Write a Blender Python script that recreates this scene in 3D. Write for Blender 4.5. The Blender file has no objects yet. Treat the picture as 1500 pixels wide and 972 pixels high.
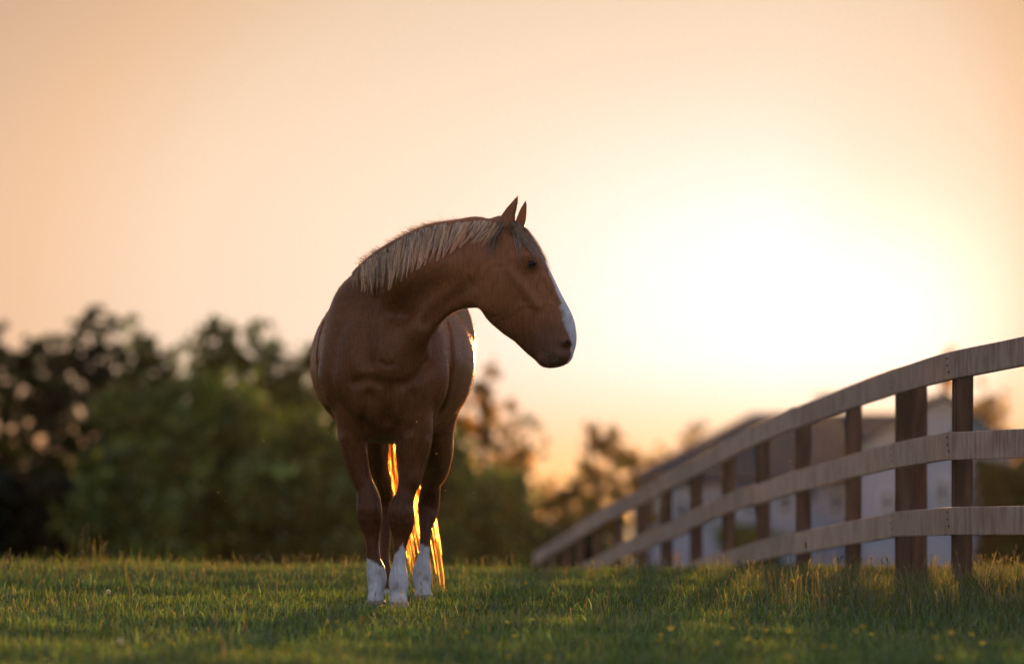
import bpy, bmesh, math, random
import numpy as np
from mathutils import Vector, noise as mnoise
random.seed(7); rng = np.random.default_rng(7)
SC = bpy.context.scene
COL = SC.collection

# ------------------------------------------------------------------ camera
EYE = 0.435            # height of the lens above the paddock datum (m)
FPX = 8333.0           # a 200 mm lens: pixels per radian in the 1500 px wide photograph
cam = bpy.data.cameras.new('camera')
cam.sensor_width = 36.0; cam.lens = 200.0
cam.shift_y = 254 / 1500.0
cam.clip_start = 0.5; cam.clip_end = 3000
cam.dof.use_dof = True; cam.dof.focus_distance = 24.9; cam.dof.aperture_fstop = 2.6
camo = bpy.data.objects.new('camera', cam); COL.objects.link(camo)
camo.location = (0, 0, EYE); camo.rotation_euler = (math.pi/2, 0, 0)
SC.camera = camo

# ------------------------------------------------------------------ sun and sky
SUN_AZ = math.atan((1320-750)/FPX); SUN_EL = math.radians(1.88)
SUN_DIR = Vector((math.sin(SUN_AZ)*math.cos(SUN_EL), math.cos(SUN_AZ)*math.cos(SUN_EL), math.sin(SUN_EL)))
W = bpy.data.worlds.new('World'); SC.world = W; W.use_nodes = True
wn = W.node_tree.nodes; wl = W.node_tree.links
bg = wn['Background']; bg.inputs[1].default_value = 0.1
sky = wn.new('ShaderNodeTexSky'); sky.sky_type = 'NISHITA'; sky.sun_disc = False
sky.sun_elevation = SUN_EL; sky.sun_rotation = SUN_AZ; sky.dust_density = 3.0; sky.altitude = 50
tc = wn.new('ShaderNodeTexCoord')
vm = wn.new('ShaderNodeVectorMath'); vm.operation = 'NORMALIZE'; wl.new(tc.outputs['Generated'], vm.inputs[0])
# a broad uneven glow of the low haze, reaching farther to the left of the sun than to the right
GLOW = Vector((math.tan((1100-750)/FPX), 1.0, math.tan((740-430)/FPX))).normalized()
df = wn.new('ShaderNodeVectorMath'); df.operation = 'SUBTRACT'; wl.new(vm.outputs[0], df.inputs[0]); df.inputs[1].default_value = GLOW
dsp = wn.new('ShaderNodeSeparateXYZ'); wl.new(df.outputs[0], dsp.inputs[0])
dpx = wn.new('ShaderNodeMath'); dpx.operation = 'MAXIMUM'; wl.new(dsp.outputs['X'], dpx.inputs[0]); dpx.inputs[1].default_value = 0.0
dxa = wn.new('ShaderNodeMath'); dxa.operation = 'MULTIPLY_ADD'; wl.new(dpx.outputs[0], dxa.inputs[0]); dxa.inputs[1].default_value = 1.3; wl.new(dsp.outputs['X'], dxa.inputs[2])
dcb = wn.new('ShaderNodeCombineXYZ'); wl.new(dxa.outputs[0], dcb.inputs[0]); wl.new(dsp.outputs['Y'], dcb.inputs[1]); wl.new(dsp.outputs['Z'], dcb.inputs[2])
dm = wn.new('ShaderNodeVectorMath'); dm.operation = 'MULTIPLY'; wl.new(dcb.outputs[0], dm.inputs[0]); dm.inputs[1].default_value = (1, 1, 1.5)
dl = wn.new('ShaderNodeVectorMath'); dl.operation = 'LENGTH'; wl.new(dm.outputs[0], dl.inputs[0])
hf = wn.new('ShaderNodeMath'); hf.operation = 'MULTIPLY'; hf.use_clamp = True; wl.new(dl.outputs['Value'], hf.inputs[0]); hf.inputs[1].default_value = .5
ac = wn.new('ShaderNodeMath'); ac.operation = 'ARCSINE'; wl.new(hf.outputs[0], ac.inputs[0])
dv = wn.new('ShaderNodeMath'); dv.operation = 'DIVIDE'; wl.new(ac.outputs[0], dv.inputs[0]); dv.inputs[1].default_value = math.pi/2
pw = wn.new('ShaderNodeMath'); pw.operation = 'POWER'; wl.new(dv.outputs[0], pw.inputs[0]); pw.inputs[1].default_value = 0.5
def ang(d): return math.sqrt(d/180.0)
ramp = wn.new('ShaderNodeValToRGB'); wl.new(pw.outputs[0], ramp.inputs[0])
STOPS = [(0.0,(1.3,1.22,1.15)), (1.0,(1.15,1.08,1.02)), (1.45,(1.07,1.0,.94)), (2.2,(1.04,.94,.81)), (3.4,(1.01,.83,.67)), (4.6,(.98,.78,.61)), (5.8,(.94,.73,.555)),
         (7.3,(.87,.585,.385)), (9.2,(.68,.47,.34)), (15,(0.58,0.46,0.39)), (30,(0.46,0.41,0.39)), (70,(0.33,0.33,0.39)), (110,(0.36,0.38,0.46)), (180,(0.64,0.67,0.84))]
cr = ramp.color_ramp
while len(cr.elements) < len(STOPS): cr.elements.new(0.5)
for e, (d, c) in zip(cr.elements, STOPS):
    e.position = ang(d); e.color = (*c, 1)
sc_ = wn.new('ShaderNodeVectorMath'); sc_.operation = 'SCALE'; 
sx_ = wn.new('ShaderNodeSeparateXYZ'); wl.new(vm.outputs[0], sx_.inputs[0])
el = wn.new('ShaderNodeMapRange'); el.interpolation_type = 'SMOOTHSTEP'; el.inputs['From Min'].default_value = .045; el.inputs['From Max'].default_value = .12; el.inputs['To Min'].default_value = 10.0; el.inputs['To Max'].default_value = 7.6
wl.new(sx_.outputs['Z'], el.inputs[0]); wl.new(el.outputs[0], sc_.inputs['Scale'])   # the ramp is written for strength 1
wl.new(ramp.outputs[0], sc_.inputs[0])
mx = wn.new('ShaderNodeMix'); mx.data_type = 'RGBA'; mx.inputs['Factor'].default_value = 0.94
# towards the horizon the light reddens
hr = wn.new('ShaderNodeMapRange'); hr.interpolation_type = 'SMOOTHSTEP'; hr.inputs['From Min'].default_value = -.004; hr.inputs['From Max'].default_value = .029; wl.new(sx_.outputs['Z'], hr.inputs[0])
hc_ = wn.new('ShaderNodeMix'); hc_.data_type = 'RGBA'; hc_.inputs['A'].default_value = (1.0, .54, .18, 1); hc_.inputs['B'].default_value = (1, 1, 1, 1); wl.new(hr.outputs[0], hc_.inputs['Factor'])
hm = wn.new('ShaderNodeVectorMath'); hm.operation = 'MULTIPLY'; wl.new(sc_.outputs[0], hm.inputs[0]); wl.new(hc_.outputs['Result'], hm.inputs[1])
# the tight aureole round the sun itself
sd_ = wn.new('ShaderNodeVectorMath'); sd_.operation = 'DISTANCE'; wl.new(vm.outputs[0], sd_.inputs[0]); sd_.inputs[1].default_value = SUN_DIR
s1 = wn.new('ShaderNodeMath'); s1.operation = 'DIVIDE'; wl.new(sd_.outputs['Value'], s1.inputs[0]); s1.inputs[1].default_value = math.radians(1.05)
s2 = wn.new('ShaderNodeMath'); s2.operation = 'MULTIPLY'; wl.new(s1.outputs[0], s2.inputs[0]); wl.new(s1.outputs[0], s2.inputs[1])
s3 = wn.new('ShaderNodeMath'); s3.operation = 'MULTIPLY'; wl.new(s2.outputs[0], s3.inputs[0]); s3.inputs[1].default_value = -1.0
s4 = wn.new('ShaderNodeMath'); s4.operation = 'EXPONENT'; wl.new(s3.outputs[0], s4.inputs[0])
s5 = wn.new('ShaderNodeVectorMath'); s5.operation = 'SCALE'; s5.inputs[0].default_value = (5.0, 4.7, 4.1); wl.new(s4.outputs[0], s5.inputs['Scale'])
s6 = wn.new('ShaderNodeVectorMath'); s6.operation = 'ADD'; wl.new(hm.outputs[0], s6.inputs[0]); wl.new(s5.outputs[0], s6.inputs[1])
wl.new(sky.outputs[0], mx.inputs['A']); wl.new(s6.outputs[0], mx.inputs['B'])
wl.new(mx.outputs['Result'], bg.inputs[0])

sl = bpy.data.lights.new('sun', 'SUN'); sl.energy = 5.0; sl.angle = math.radians(0.6); sl.color = (1.0, 0.58, 0.24)
so = bpy.data.objects.new('sun', sl); COL.objects.link(so)
so.rotation_euler = SUN_DIR.to_track_quat('Z', 'Y').to_euler()

SC.view_settings.view_transform = 'Standard'; SC.view_settings.look = 'None'
SC.view_settings.exposure = 0.0; SC.view_settings.gamma = 1.0
SC.cycles.max_bounces = 8; SC.cycles.transparent_max_bounces = 24
SC.cycles.sample_clamp_indirect = 4.0
SC.cycles.use_denoising = True

# ------------------------------------------------------------------ helpers
def P(px, py, D):
    """a point of the place that lies D metres ahead, seen at px,py of the photograph"""
    return np.array([(px-750.0)*D/FPX, D, EYE+(740.0-py)*D/FPX])
def PX(px, D): return (px-750.0)*D/FPX
def PZ(py, D): return EYE+(740.0-py)*D/FPX
def tag(o, label=None, cat=None, group=None, kind=None):
    if label: o['label'] = label
    if cat: o['category'] = cat
    if group: o['group'] = group
    if kind: o['kind'] = kind
    return o
def empty(name, loc, label, cat, group=None):
    o = bpy.data.objects.new(name, None); COL.objects.link(o); o.location = loc; o.empty_display_size = .2
    return tag(o, label, cat, group)
def link(name, me, mat=None, parent=None, smooth=False):
    if mat is not None and not me.materials: me.materials.append(mat)
    if smooth: me.shade_smooth()
    o = bpy.data.objects.new(name, me); COL.objects.link(o)
    if parent is not None:
        o.parent = parent
        o.matrix_parent_inverse = parent.matrix_basis.inverted()
    return o
def npmesh(name, V, F, nv):
    """V (n,3), F flat index array of faces with nv corners"""
    me = bpy.data.meshes.new(name)
    V = np.asarray(V, np.float32); F = np.asarray(F, np.int32).ravel(); nf = len(F)//nv
    me.vertices.add(len(V)); me.vertices.foreach_set('co', V.ravel())
    me.loops.add(len(F)); me.loops.foreach_set('vertex_index', F)
    me.polygons.add(nf); me.polygons.foreach_set('loop_start', np.arange(nf, dtype=np.int32)*nv)
    me.update(calc_edges=True)
    return me
def setcol(me, name, C):
    a = me.color_attributes.new(name, 'FLOAT_COLOR', 'POINT')
    C = np.asarray(C, np.float32)
    if C.shape[1] == 3: C = np.concatenate([C, np.ones((len(C), 1), np.float32)], 1)
    a.data.foreach_set('color', C.ravel())
def bm_mesh(bm, name='m'):
    me = bpy.data.meshes.new(name); bm.normal_update(); bm.to_mesh(me); bm.free(); return me
def add_box(bm, c, s, rz=0.0, bev=0.0):
    r = bmesh.ops.create_cube(bm, size=1.0)['verts']
    cs, sn = math.cos(rz), math.sin(rz)
    for v in r:
        x, y, z = v.co.x*s[0], v.co.y*s[1], v.co.z*s[2]
        v.co = (c[0]+x*cs-y*sn, c[1]+x*sn+y*cs, c[2]+z)
    if bev:
        es = {e for v in r for e in v.link_edges}
        bmesh.ops.bevel(bm, geom=list(es), offset=bev, segments=1, affect='EDGES')
def tube(pts, rad, n=8):
    pts = [Vector(p) for p in pts]; V = []; F = []
    for i, p in enumerate(pts):
        t = (pts[min(i+1, len(pts)-1)]-pts[max(i-1, 0)]).normalized()
        u = t.orthogonal().normalized() if i == 0 else (u-t*u.dot(t)).normalized()
        w = t.cross(u)
        for k in range(n):
            a = 2*math.pi*k/n; V.append(p+(u*math.cos(a)+w*math.sin(a))*rad[i])
    for i in range(len(pts)-1):
        for k in range(n):
            F.append((i*n+k, i*n+(k+1) % n, (i+1)*n+(k+1) % n, (i+1)*n+k))
    return V, F

# ------------------------------------------------------------------ materials
def mat(name):
    m = bpy.data.materials.new(name); m.use_nodes = True
    return m, m.node_tree.nodes, m.node_tree.links, m.node_tree.nodes['Principled BSDF']
def noise_mat(name, c1, c2, scale=8, rough=.8, bump=.2, stretch=(1, 1, 1), detail=4, spec=.3):
    m, n, l, b = mat(name)
    t = n.new('ShaderNodeTexCoord'); mp = n.new('ShaderNodeMapping'); l.new(t.outputs['Object'], mp.inputs[0]); mp.inputs['Scale'].default_value = stretch
    ns = n.new('ShaderNodeTexNoise'); ns.inputs['Scale'].default_value = scale; ns.inputs['Detail'].default_value = detail; l.new(mp.outputs[0], ns.inputs['Vector'])
    r = n.new('ShaderNodeValToRGB'); r.color_ramp.elements[0].position = .35; r.color_ramp.elements[1].position = .65
    r.color_ramp.elements[0].color = (*c1, 1); r.color_ramp.elements[1].color = (*c2, 1)
    l.new(ns.outputs[0], r.inputs[0]); l.new(r.outputs[0], b.inputs['Base Color'])
    b.inputs['Roughness'].default_value = rough; b.inputs['Specular IOR Level'].default_value = spec
    if bump:
        bp = n.new('ShaderNodeBump'); bp.inputs['Strength'].default_value = bump; bp.inputs['Distance'].default_value = .01
        l.new(ns.outputs[0], bp.inputs['Height']); l.new(bp.outputs[0], b.inputs['Normal'])
    return m
def leafy(name, attr=None, col=(.05, .08, .02), trans=.5, tcol_gain=(1.6, 1.5, .7), gloss=.06, rough=.45):
    """thin two-sided tissue: diffuse + translucent + a little gloss, colour from an attribute"""
    m = bpy.data.materials.new(name); m.use_nodes = True; n = m.node_tree.nodes; l = m.node_tree.links
    n.remove(n['Principled BSDF']); out = n['Material Output']
    d = n.new('ShaderNodeBsdfDiffuse'); t = n.new('ShaderNodeBsdfTranslucent'); g = n.new('ShaderNodeBsdfGlossy')
    g.inputs['Roughness'].default_value = rough; g.inputs['Color'].default_value = (.8, .8, .8, 1)
    mu = n.new('ShaderNodeVectorMath'); mu.operation = 'MULTIPLY'; mu.inputs[1].default_value = tcol_gain
    if attr:
        a = n.new('ShaderNodeAttribute'); a.attribute_name = attr
        l.new(a.outputs['Color'], d.inputs[0]); l.new(a.outputs['Color'], mu.inputs[0])
    else:
        d.inputs[0].default_value = (*col, 1); mu.inputs[0].default_value = col
    l.new(mu.outputs[0], t.inputs[0])
    m1 = n.new('ShaderNodeMixShader'); m1.inputs[0].default_value = trans; l.new(d.outputs[0], m1.inputs[1]); l.new(t.outputs[0], m1.inputs[2])
    m2 = n.new('ShaderNodeMixShader'); m2.inputs[0].default_value = gloss; l.new(m1.outputs[0], m2.inputs[1]); l.new(g.outputs[0], m2.inputs[2])
    l.new(m2.outputs[0], out.inputs[0])
    return m

# ------------------------------------------------------------------ ground
def ground_z(x, y):
    """gentle rise to a crest about 32 m ahead, then a long fall away to the house and trees"""
    x = np.asarray(x, float); y = np.asarray(y, float)
    near = -0.03+0.010*(y-25)
    far = 0.015-0.05*(y-33.0)
    k = 0.05
    h = np.clip(.5+.5*(far-near)/k, 0, 1); z = far*(1-h)+near*h - k*h*(1-h)
    z = np.where(h <= 0, far, z)
    lo = -3.3+0*x; k2 = .6
    h = np.clip(.5+.5*(z-lo)/k2, 0, 1); z = lo*(1-h)+z*h + k2*h*(1-h)
    z = z + 0.012*np.sin(x*2.1+.7)*np.cos(y*.9) + 0.006*np.sin(x*5.3+y*3.1)
    z = z + 0.030*np.clip(x-1.0, 0, 1.5)*np.clip((y-21)/3, 0, 1)*np.clip((28.5-y)/3, 0, 1)
    return z

# ================================================================== the horse
# The body is sculpted as one distance field (round cones with elliptical sections, smoothly joined) and meshed once.
VX = 0.006
G0 = np.array([-1.02, 24.55, -0.06]); G1 = np.array([0.36, 26.98, 1.80])
GN = np.ceil((G1-G0)/VX).astype(int)
FLD = np.full(GN, 0.12, np.float32)
def nrm(v): v = np.asarray(v, float); return v/np.linalg.norm(v)
def _sub(lo, hi):
    i0 = np.clip(np.floor((lo-G0)/VX).astype(int), 0, GN); i1 = np.clip(np.ceil((hi-G0)/VX).astype(int)+1, 0, GN)
    if np.any(i1 <= i0): return None
    sl = tuple(slice(a, b) for a, b in zip(i0, i1))
    ax = [(G0[k]+VX*np.arange(i0[k], i1[k])).astype(np.float32) for k in range(3)]
    return sl, ax[0][:, None, None], ax[1][None, :, None], ax[2][None, None, :]
def _join(sl, d, k, mode):
    f = FLD[sl]
    if mode == 'add':
        h = np.clip(.5+.5*(f-d)/k, 0, 1); FLD[sl] = f*(1-h)+d*h-k*h*(1-h)
    else:
        h = np.clip(.5-.5*(f+d)/k, 0, 1); FLD[sl] = f*(1-h)-d*h+k*h*(1-h)
def ecap(a, b, ra, rb, k=.03, side=(1, 0, 0), mode='add', ax=None):
    """cone between a and b with elliptical sections; ra, rb = (half width along side, half width across it)"""
    a = np.asarray(a, float); b = np.asarray(b, float)
    L = np.linalg.norm(b-a); t = (b-a)/L
    s = np.asarray(side, float); s = nrm(s-t*np.dot(s, t)); u = np.cross(t, s)
    m = max(max(ra), max(rb))+k+.03
    q = _sub(np.minimum(a, b)-m, np.maximum(a, b)+m)
    if q is None: return
    sl, X, Y, Z = q
    X = X-a[0]; Y = Y-a[1]; Z = Z-a[2]
    l = X*t[0]+Y*t[1]+Z*t[2]
    h = np.clip(l/L, 0, 1)
    w = ra[0]+(rb[0]-ra[0])*h; v = ra[1]+(rb[1]-ra[1])*h
    e = np.minimum(w, v)*(1.0 if ax is None else ax)
    S = (X*s[0]+Y*s[1]+Z*s[2])/w; U = (X*u[0]+Y*u[1]+Z*u[2])/v; A = (l-h*L)/e
    k0 = np.sqrt(S*S+U*U+A*A)+1e-6
    k1 = np.sqrt((S/w)**2+(U/v)**2+(A/e)**2)+1e-6
    _join(sl, (k0*(k0-1)/k1).astype(np.float32), k, mode)
def ell(c, r, k=.03, rot=None, mode='add'):
    """ellipsoid, radii r along the columns of rot"""
    c = np.asarray(c, float); R = np.eye(3) if rot is None else np.array(rot, float).T
    m = max(r)+k+.03; q = _sub(c-m, c+m)
    if q is None: return
    sl, X, Y, Z = q; X = X-c[0]; Y = Y-c[1]; Z = Z-c[2]
    p = [(X*R[i][0]+Y*R[i][1]+Z*R[i][2]) for i in range(3)]
    k0 = np.sqrt(sum((p[i]/r[i])**2 for i in range(3)))+1e-6
    k1 = np.sqrt(sum((p[i]/r[i]**2)**2 for i in range(3)))+1e-6
    _join(sl, (k0*(k0-1)/k1).astype(np.float32), k, mode)
def catmull(A, n=4):
    A = np.asarray(A, float); E_ = np.vstack([2*A[0]-A[1], A, 2*A[-1]-A[-2]]); out = []
    for i in range(1, len(E_)-2):
        for j in range(n):
            t = j/n; p0, p1, p2, p3 = E_[i-1:i+3]
            out.append(.5*((2*p1)+(p2-p0)*t+(2*p0-5*p1+4*p2-p3)*t*t+(3*p1-p0-3*p2+p3)*t**3))
    out.append(A[-1]); return np.array(out)
def chain(C, R, k=.02, side=(1, 0, 0), n=4, mode='add'):
    """smooth limb through stations C (n,3) with elliptical radii R (n,2) = (along side, across side)"""
    C = catmull(C, n); R = np.maximum(catmull(R, n), .003)
    S = np.asarray(side, float); S = np.tile(S, (len(C), 1)) if S.ndim == 1 else catmull(S, n)
    m = R.max()+k+.03; q = _sub(C.min(0)-m, C.max(0)+m)
    sl, X0, Y0, Z0 = q
    T = np.full(FLD[sl].shape, .2, np.float32); off = [z.start for z in sl]
    for a, b, ra, rb, s in zip(C[:-1], C[1:], R[:-1], R[1:], S[:-1]):
        L = np.linalg.norm(b-a); t = (b-a)/L; s = nrm(s-t*np.dot(s, t)); u = np.cross(t, s)
        mm = max(ra.max(), rb.max())+k+.03
        q = _sub(np.minimum(a, b)-mm, np.maximum(a, b)+mm)
        if q is None: continue
        s2, X, Y, Z = q; ts = tuple(slice(z.start-o, z.stop-o) for z, o in zip(s2, off))
        X = X-a[0]; Y = Y-a[1]; Z = Z-a[2]
        l = X*t[0]+Y*t[1]+Z*t[2]; h = np.clip(l/L, 0, 1)
        w = ra[0]+(rb[0]-ra[0])*h; v = ra[1]+(rb[1]-ra[1])*h; e = np.minimum(w, v)
        Sx = (X*s[0]+Y*s[1]+Z*s[2])/w; U = (X*u[0]+Y*u[1]+Z*u[2])/v; A = (l-h*L)/e
        k0 = np.sqrt(Sx*Sx+U*U+A*A)+1e-6; k1 = np.sqrt((Sx/w)**2+(U/v)**2+(A/e)**2)+1e-6
        T[ts] = np.minimum(T[ts], (k0*(k0-1)/k1).astype(np.float32))
    # round off the facets between stations
    for ax in range(3):
        for _ in range(2):
            T = (T+np.roll(T, 1, ax)*.5+np.roll(T, -1, ax)*.5)*.5
    _join(sl, T, k, mode)
def surf(px, py, inset=0.0, D0=25.0):
    """point on the surface built so far, seen at px,py (inset metres behind it)"""
    D = D0
    for _ in range(3):
        p = P(px, py, D); i, k = int(round((p[0]-G0[0])/VX)), int(round((p[2]-G0[2])/VX))
        c = FLD[i, :, k] < 0
        if not c.any(): break
        D = G0[1]+VX*c.argmax()
    return P(px, py, D+inset)
def groove(pts, r, inset, k=.03, mode='sub'):
    chain([surf(*q, inset=inset) for q in pts], [(r, r)]*len(pts), k, (0, 1, 0), 3, mode)
def frame(t, s):
    t = nrm(t); s = np.asarray(s, float); s = nrm(s-t*np.dot(s, t)); return [t, s, np.cross(t, s)]

# ---- trunk
tor = [((-.565, 25.22, 1.06), (.235, .27)), ((-.560, 25.45, 1.10), (.30, .355)), ((-.550, 25.80, 1.085), (.362, .362)),
       ((-.540, 26.10, 1.09), (.372, .36)), ((-.515, 26.38, 1.16), (.335, .31)), ((-.500, 26.58, 1.19), (.27, .25))]
chain([a for a, r in tor], [r for a, r in tor], .03, n=12)
ecap(P(513, 440, 25.42), P(541, 398, 25.36), (.052, .07), (.045, .06), .05, (1, 0, 0))
# quarters: hips and buttocks
for sx, xo in ((-1, -.51), (1, -.495)):
    ell((xo+sx*.15, 26.42, 1.20), (.165, .24, .27), .05)
    ell((xo+sx*.155, 26.24, 1.32), (.08, .12, .07), .08)          # point of hip
    ell((xo+sx*.135, 26.62, 1.05), (.12, .14, .25), .05)
chain([(-.545, 26.1, 1.30), (-.555, 25.85, 1.335), (-.58, 25.6, 1.36), (-.62, 25.40, 1.34)], [(.12, .12), (.10, .12), (.09, .12), (.10, .12)], .08)   # withers
# shoulders and breast
for c, r, t in (((-.755, 25.34, 1.16), (.30, .085, .17), (.10, .28, .60)), ((-.385, 25.30, 1.15), (.30, .085, .17), (-.10, .28, .60))):
    ell(c, r, .035, np.array(frame(t, (1, 0, 0))).T)
ell((-.775, 25.27, 1.02), (.075, .12, .14), .04); ell((-.365, 25.22, 1.01), (.075, .12, .14), .04)
ell((-.700, 25.13, .985), (.085, .07, .115), .03); ell((-.435, 25.10, .985), (.085, .07, .115), .03)  # points of shoulder
ell((-.635, 25.12, .915), (.090, .085, .115), .04); ell((-.490, 25.115, .92), (.090, .085, .115), .04)  # breast muscles
ell((-.565, 25.26, .87), (.19, .17, .13), .04); ell((-.565, 25.20, 1.03), (.20, .13, .16), .06)
ell((-.565, 25.6, .82), (.20, .3, .10), .05)

# ---- neck: crest and underline as seen, lateral thickness from life
NK = [((500, 455), (604, 565), 25.40, .150), ((513, 416), (611, 513), 25.32, .142), ((536, 382), (626, 487), 25.21, .125), ((560, 364), (637, 474), 25.12, .112), ((588, 348), (650, 462), 25.04, .103),
      ((618, 334), (663, 453), 24.97, .097), ((650, 326), (676, 450), 24.92, .092), ((688, 321), (694, 452), 24.88, .088), ((712, 325), (708, 452), 24.865, .082)]
st = []
for c, u, D, lat in NK:
    A = P(*c, D); B = P(*u, D); C = (A+B)/2; st.append((C, nrm(A-B), np.linalg.norm(A-B)/2, lat, A, B))
NS = []
for i in range(len(st)):
    t = nrm(st[min(i+1, len(st)-1)][0]-st[max(i-1, 0)][0]); NS.append(nrm(np.cross(st[i][1], t)))
NS = np.array(NS)
chain([q[0] for q in st], [(q[3], q[2]*.985) for q in st], .065, NS)
chain([q[4]-q[1]*.042 for q in st], [(.045, .042)]*len(st), .03, NS)          # crest
ecap(P(700, 338, 24.88), P(738, 345, 24.86), (.045, .045), (.05, .045), .05, (0, 1, 0))
chain([P(668, 432, 24.90), P(640, 455, 24.945), P(612, 488, 25.01), (P(590, 525, 25.09)), P(572, 560, 25.18)], [(.03, .03), (.045, .045), (.065, .06), (.08, .07), (.07, .07)], .07, (0, 1, 0))
# ---- folds and muscle lines, cut into or laid on the surface seen from the front
groove([(690, 418), (668, 436), (645, 452), (622, 472)], .015, -.006, .05)                                       # jugular groove
groove([(556, 452), (575, 428), (598, 409), (628, 395), (660, 386)], .045, .036, .06, 'add')                     # long neck muscle
groove([(545, 440), (535, 470), (533, 505), (538, 530)], .019, -.006, .06)                                       # neck meets shoulder
groove([(520, 560), (540, 556), (560, 563), (592, 563), (612, 552), (626, 532)], .0105, -.003, .04)               # neck meets breast
groove([(571, 575), (568, 595), (566, 618)], .012, -.003, .04)
groove([(540, 580), (534, 602), (531, 628)], .011, -.003, .045); groove([(604, 578), (600, 600), (594, 622)], .011, -.003, .045)
groove([(659, 478), (663, 510), (662, 548), (655, 580), (646, 604)], .018, -.006, .03)                             # behind the shoulder
groove([(472, 476), (466, 505), (465, 540), (470, 572), (481, 602)], .018, -.006, .03)
groove([(494, 585), (503, 600), (514, 608)], .006, -.002, .02); groove([(560, 530), (566, 536), (576, 532)], .004, 0, .02)

# ---- head, turned to the side and a little towards the camera
YAW = math.radians(19); HX = np.array([math.cos(YAW), -math.sin(YAW), 0]); LT = np.array([-math.sin(YAW), -math.cos(YAW), 0])
HD = 24.86; HX0 = PX(730, HD)
def H(px, py, lat=0.0):
    # pixel on the head's middle plane (+ lateral metres towards the camera side)
    for _ in range(1): D = HD
    D = HD-(PX(px, HD)-HX0)*math.tan(YAW)
    p = P(px, py, D)
    return p+LT*lat
HS = [((757, 330), (712, 352), .075), ((782, 354), (696, 392), .085), ((794, 376), (697, 424), .090), ((805, 398), (704, 454), .078), ((816, 420), (720, 470), .062),
      ((828, 443), (742, 486), .052), ((838, 464), (758, 503), .050), ((843, 482), (771, 515), .052), ((843, 500), (783, 525), .052), ((838, 516), (795, 529), .045)]
hs = []
for f_, j_, lat in HS:
    A = H(*f_); B = H(*j_); hs.append(((A+B)/2, nrm(A-B), np.linalg.norm(A-B)/2, lat, A, B))
chain([q[0] for q in hs], [(q[3], q[2]*.985) for q in hs], .015, LT)
chain([q[4]-q[1]*q[3]*.36 for q in hs], [(q[3]*.56, q[3]*.38) for q in hs], .010, LT)   # flat front of the face
for sg in (1, -1):
    ell(H(727, 414, sg*.050), (.150, .122, .036), .03, np.array([nrm(H(760, 440)-H(715, 385)), nrm(np.cross(LT, nrm(H(760, 440)-H(715, 385)))), LT]).T)   # jowl
    ell(H(779, 382, sg*.060), (.040, .032, .024), .045, np.array([HX, (0, 0, 1), LT]).T)          # orbit
    ell(H(776, 375, sg*.074), (.028, .010, .010), .025, np.array([nrm(HX+np.array([0, 0, -.25])), (0, 0, 1), LT]).T)   # brow
    ecap(H(756, 398, sg*.070), H(792, 448, sg*.050), (.014, .016), (.010, .012), .03)             # facial crest
    ell(H(741, 345, sg*.045), (.034, .034, .03), .03)
    ell(H(832, 502, sg*.034), (.020, .028, .018), .02)                                            # nostril flare
    ell(H(837, 503, sg*.054), (.0075, .016, .014), .008, None, 'sub')
    ell(H(802, 527, sg*.016), (.038, .032, .030), .02); ell(H(825, 520, sg*.018), (.034, .036, .032), .02)   # lower and upper lip
    ell(H(768, 361, sg*.090), (.020, .014, .012), .03, None, 'sub')                               # hollow above the eye
ecap(H(832, 545, .06), H(811, 530, .045), (.0035, .006), (.002, .003), .006, LT, 'sub')           # mouth
ecap(H(832, 545, -.06), H(811, 530, -.045), (.0035, .006), (.002, .003), .006, LT, 'sub')
# veins and bone lines on the camera side cheek
def vein(pts, r, k=.012, inset=.001): chain([surf(q[0], q[1], inset) for q in pts], [(r, r)]*len(pts), k, LT, 3)
vein([(725, 468, .050), (745, 462, .060), (758, 449, .069), (775, 446, .066), (800, 443, .056), (812, 448, .050)], .0055)
vein([(775, 447, .066), (788, 432, .068), (797, 415, .068)], .0042)
vein([(705, 405, .074), (712, 392, .080), (722, 386, .085), (742, 386, .088)], .007)
# ears
def ear(rows):
    C = [H(px, py, lat) for px, py, hw, lat in rows]; wd = nrm(np.cross(nrm(C[-1]-C[0]), LT))
    chain(C, [(hw*HD/FPX, max(.004, hw*HD/FPX*.62)) for px, py, hw, lat in rows], .006, wd, 4)
ear([(745, 341, 14, .052), (748.5, 329, 13.5, .055), (753.5, 313, 9.8, .055), (759, 300, 6.2, .053), (764, 288, 3.0, .051), (766.5, 278, 2.2, .05)])
ear([(754, 334, 9, -.05), (757, 323, 8.4, -.055), (760, 310, 6.8, -.055), (763, 299.5, 4.6, -.054), (766, 286, 2.2, -.053)])
# hollow of each ear faces forward
ecap(H(759, 328, .062), H(765, 302, .056), (.010, .012), (.004, .004), .006, HX, 'sub')

# ---- legs: (px, py, half width px, D, half depth m)
def leg(rows, k=.012, k0=.05):
    s = []
    for px, py, hw, D, dp in rows:
        s.append((P(px, py, D), (hw*D/FPX, dp)))
    chain([q[0] for q in s], [q[1] for q in s], k0)
leg([(514, 582, 22, 25.24, .10), (517, 615, 24, 25.255, .10), (517, 648, 20.5, 25.275, .085), (525, 690, 15.0, 25.29, .062), (535.5, 715, 14.6, 25.28, .052), (540, 733, 17.6, 25.265, .052), (541, 750, 19, 25.26, .055),
     (542, 765, 17, 25.265, .048), (544.5, 782, 11.5, 25.27, .038), (545.3, 800, 9.6, 25.27, .036), (548, 820, 10.4, 25.27, .038), (551, 834, 13.6, 25.26, .043), (552, 846, 14.8, 25.255, .046),
     (551.5, 857, 13, 25.24, .042), (550.5, 868, 10.8, 25.22, .036), (550, 880, 12.5, 25.20, .042)])
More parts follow.
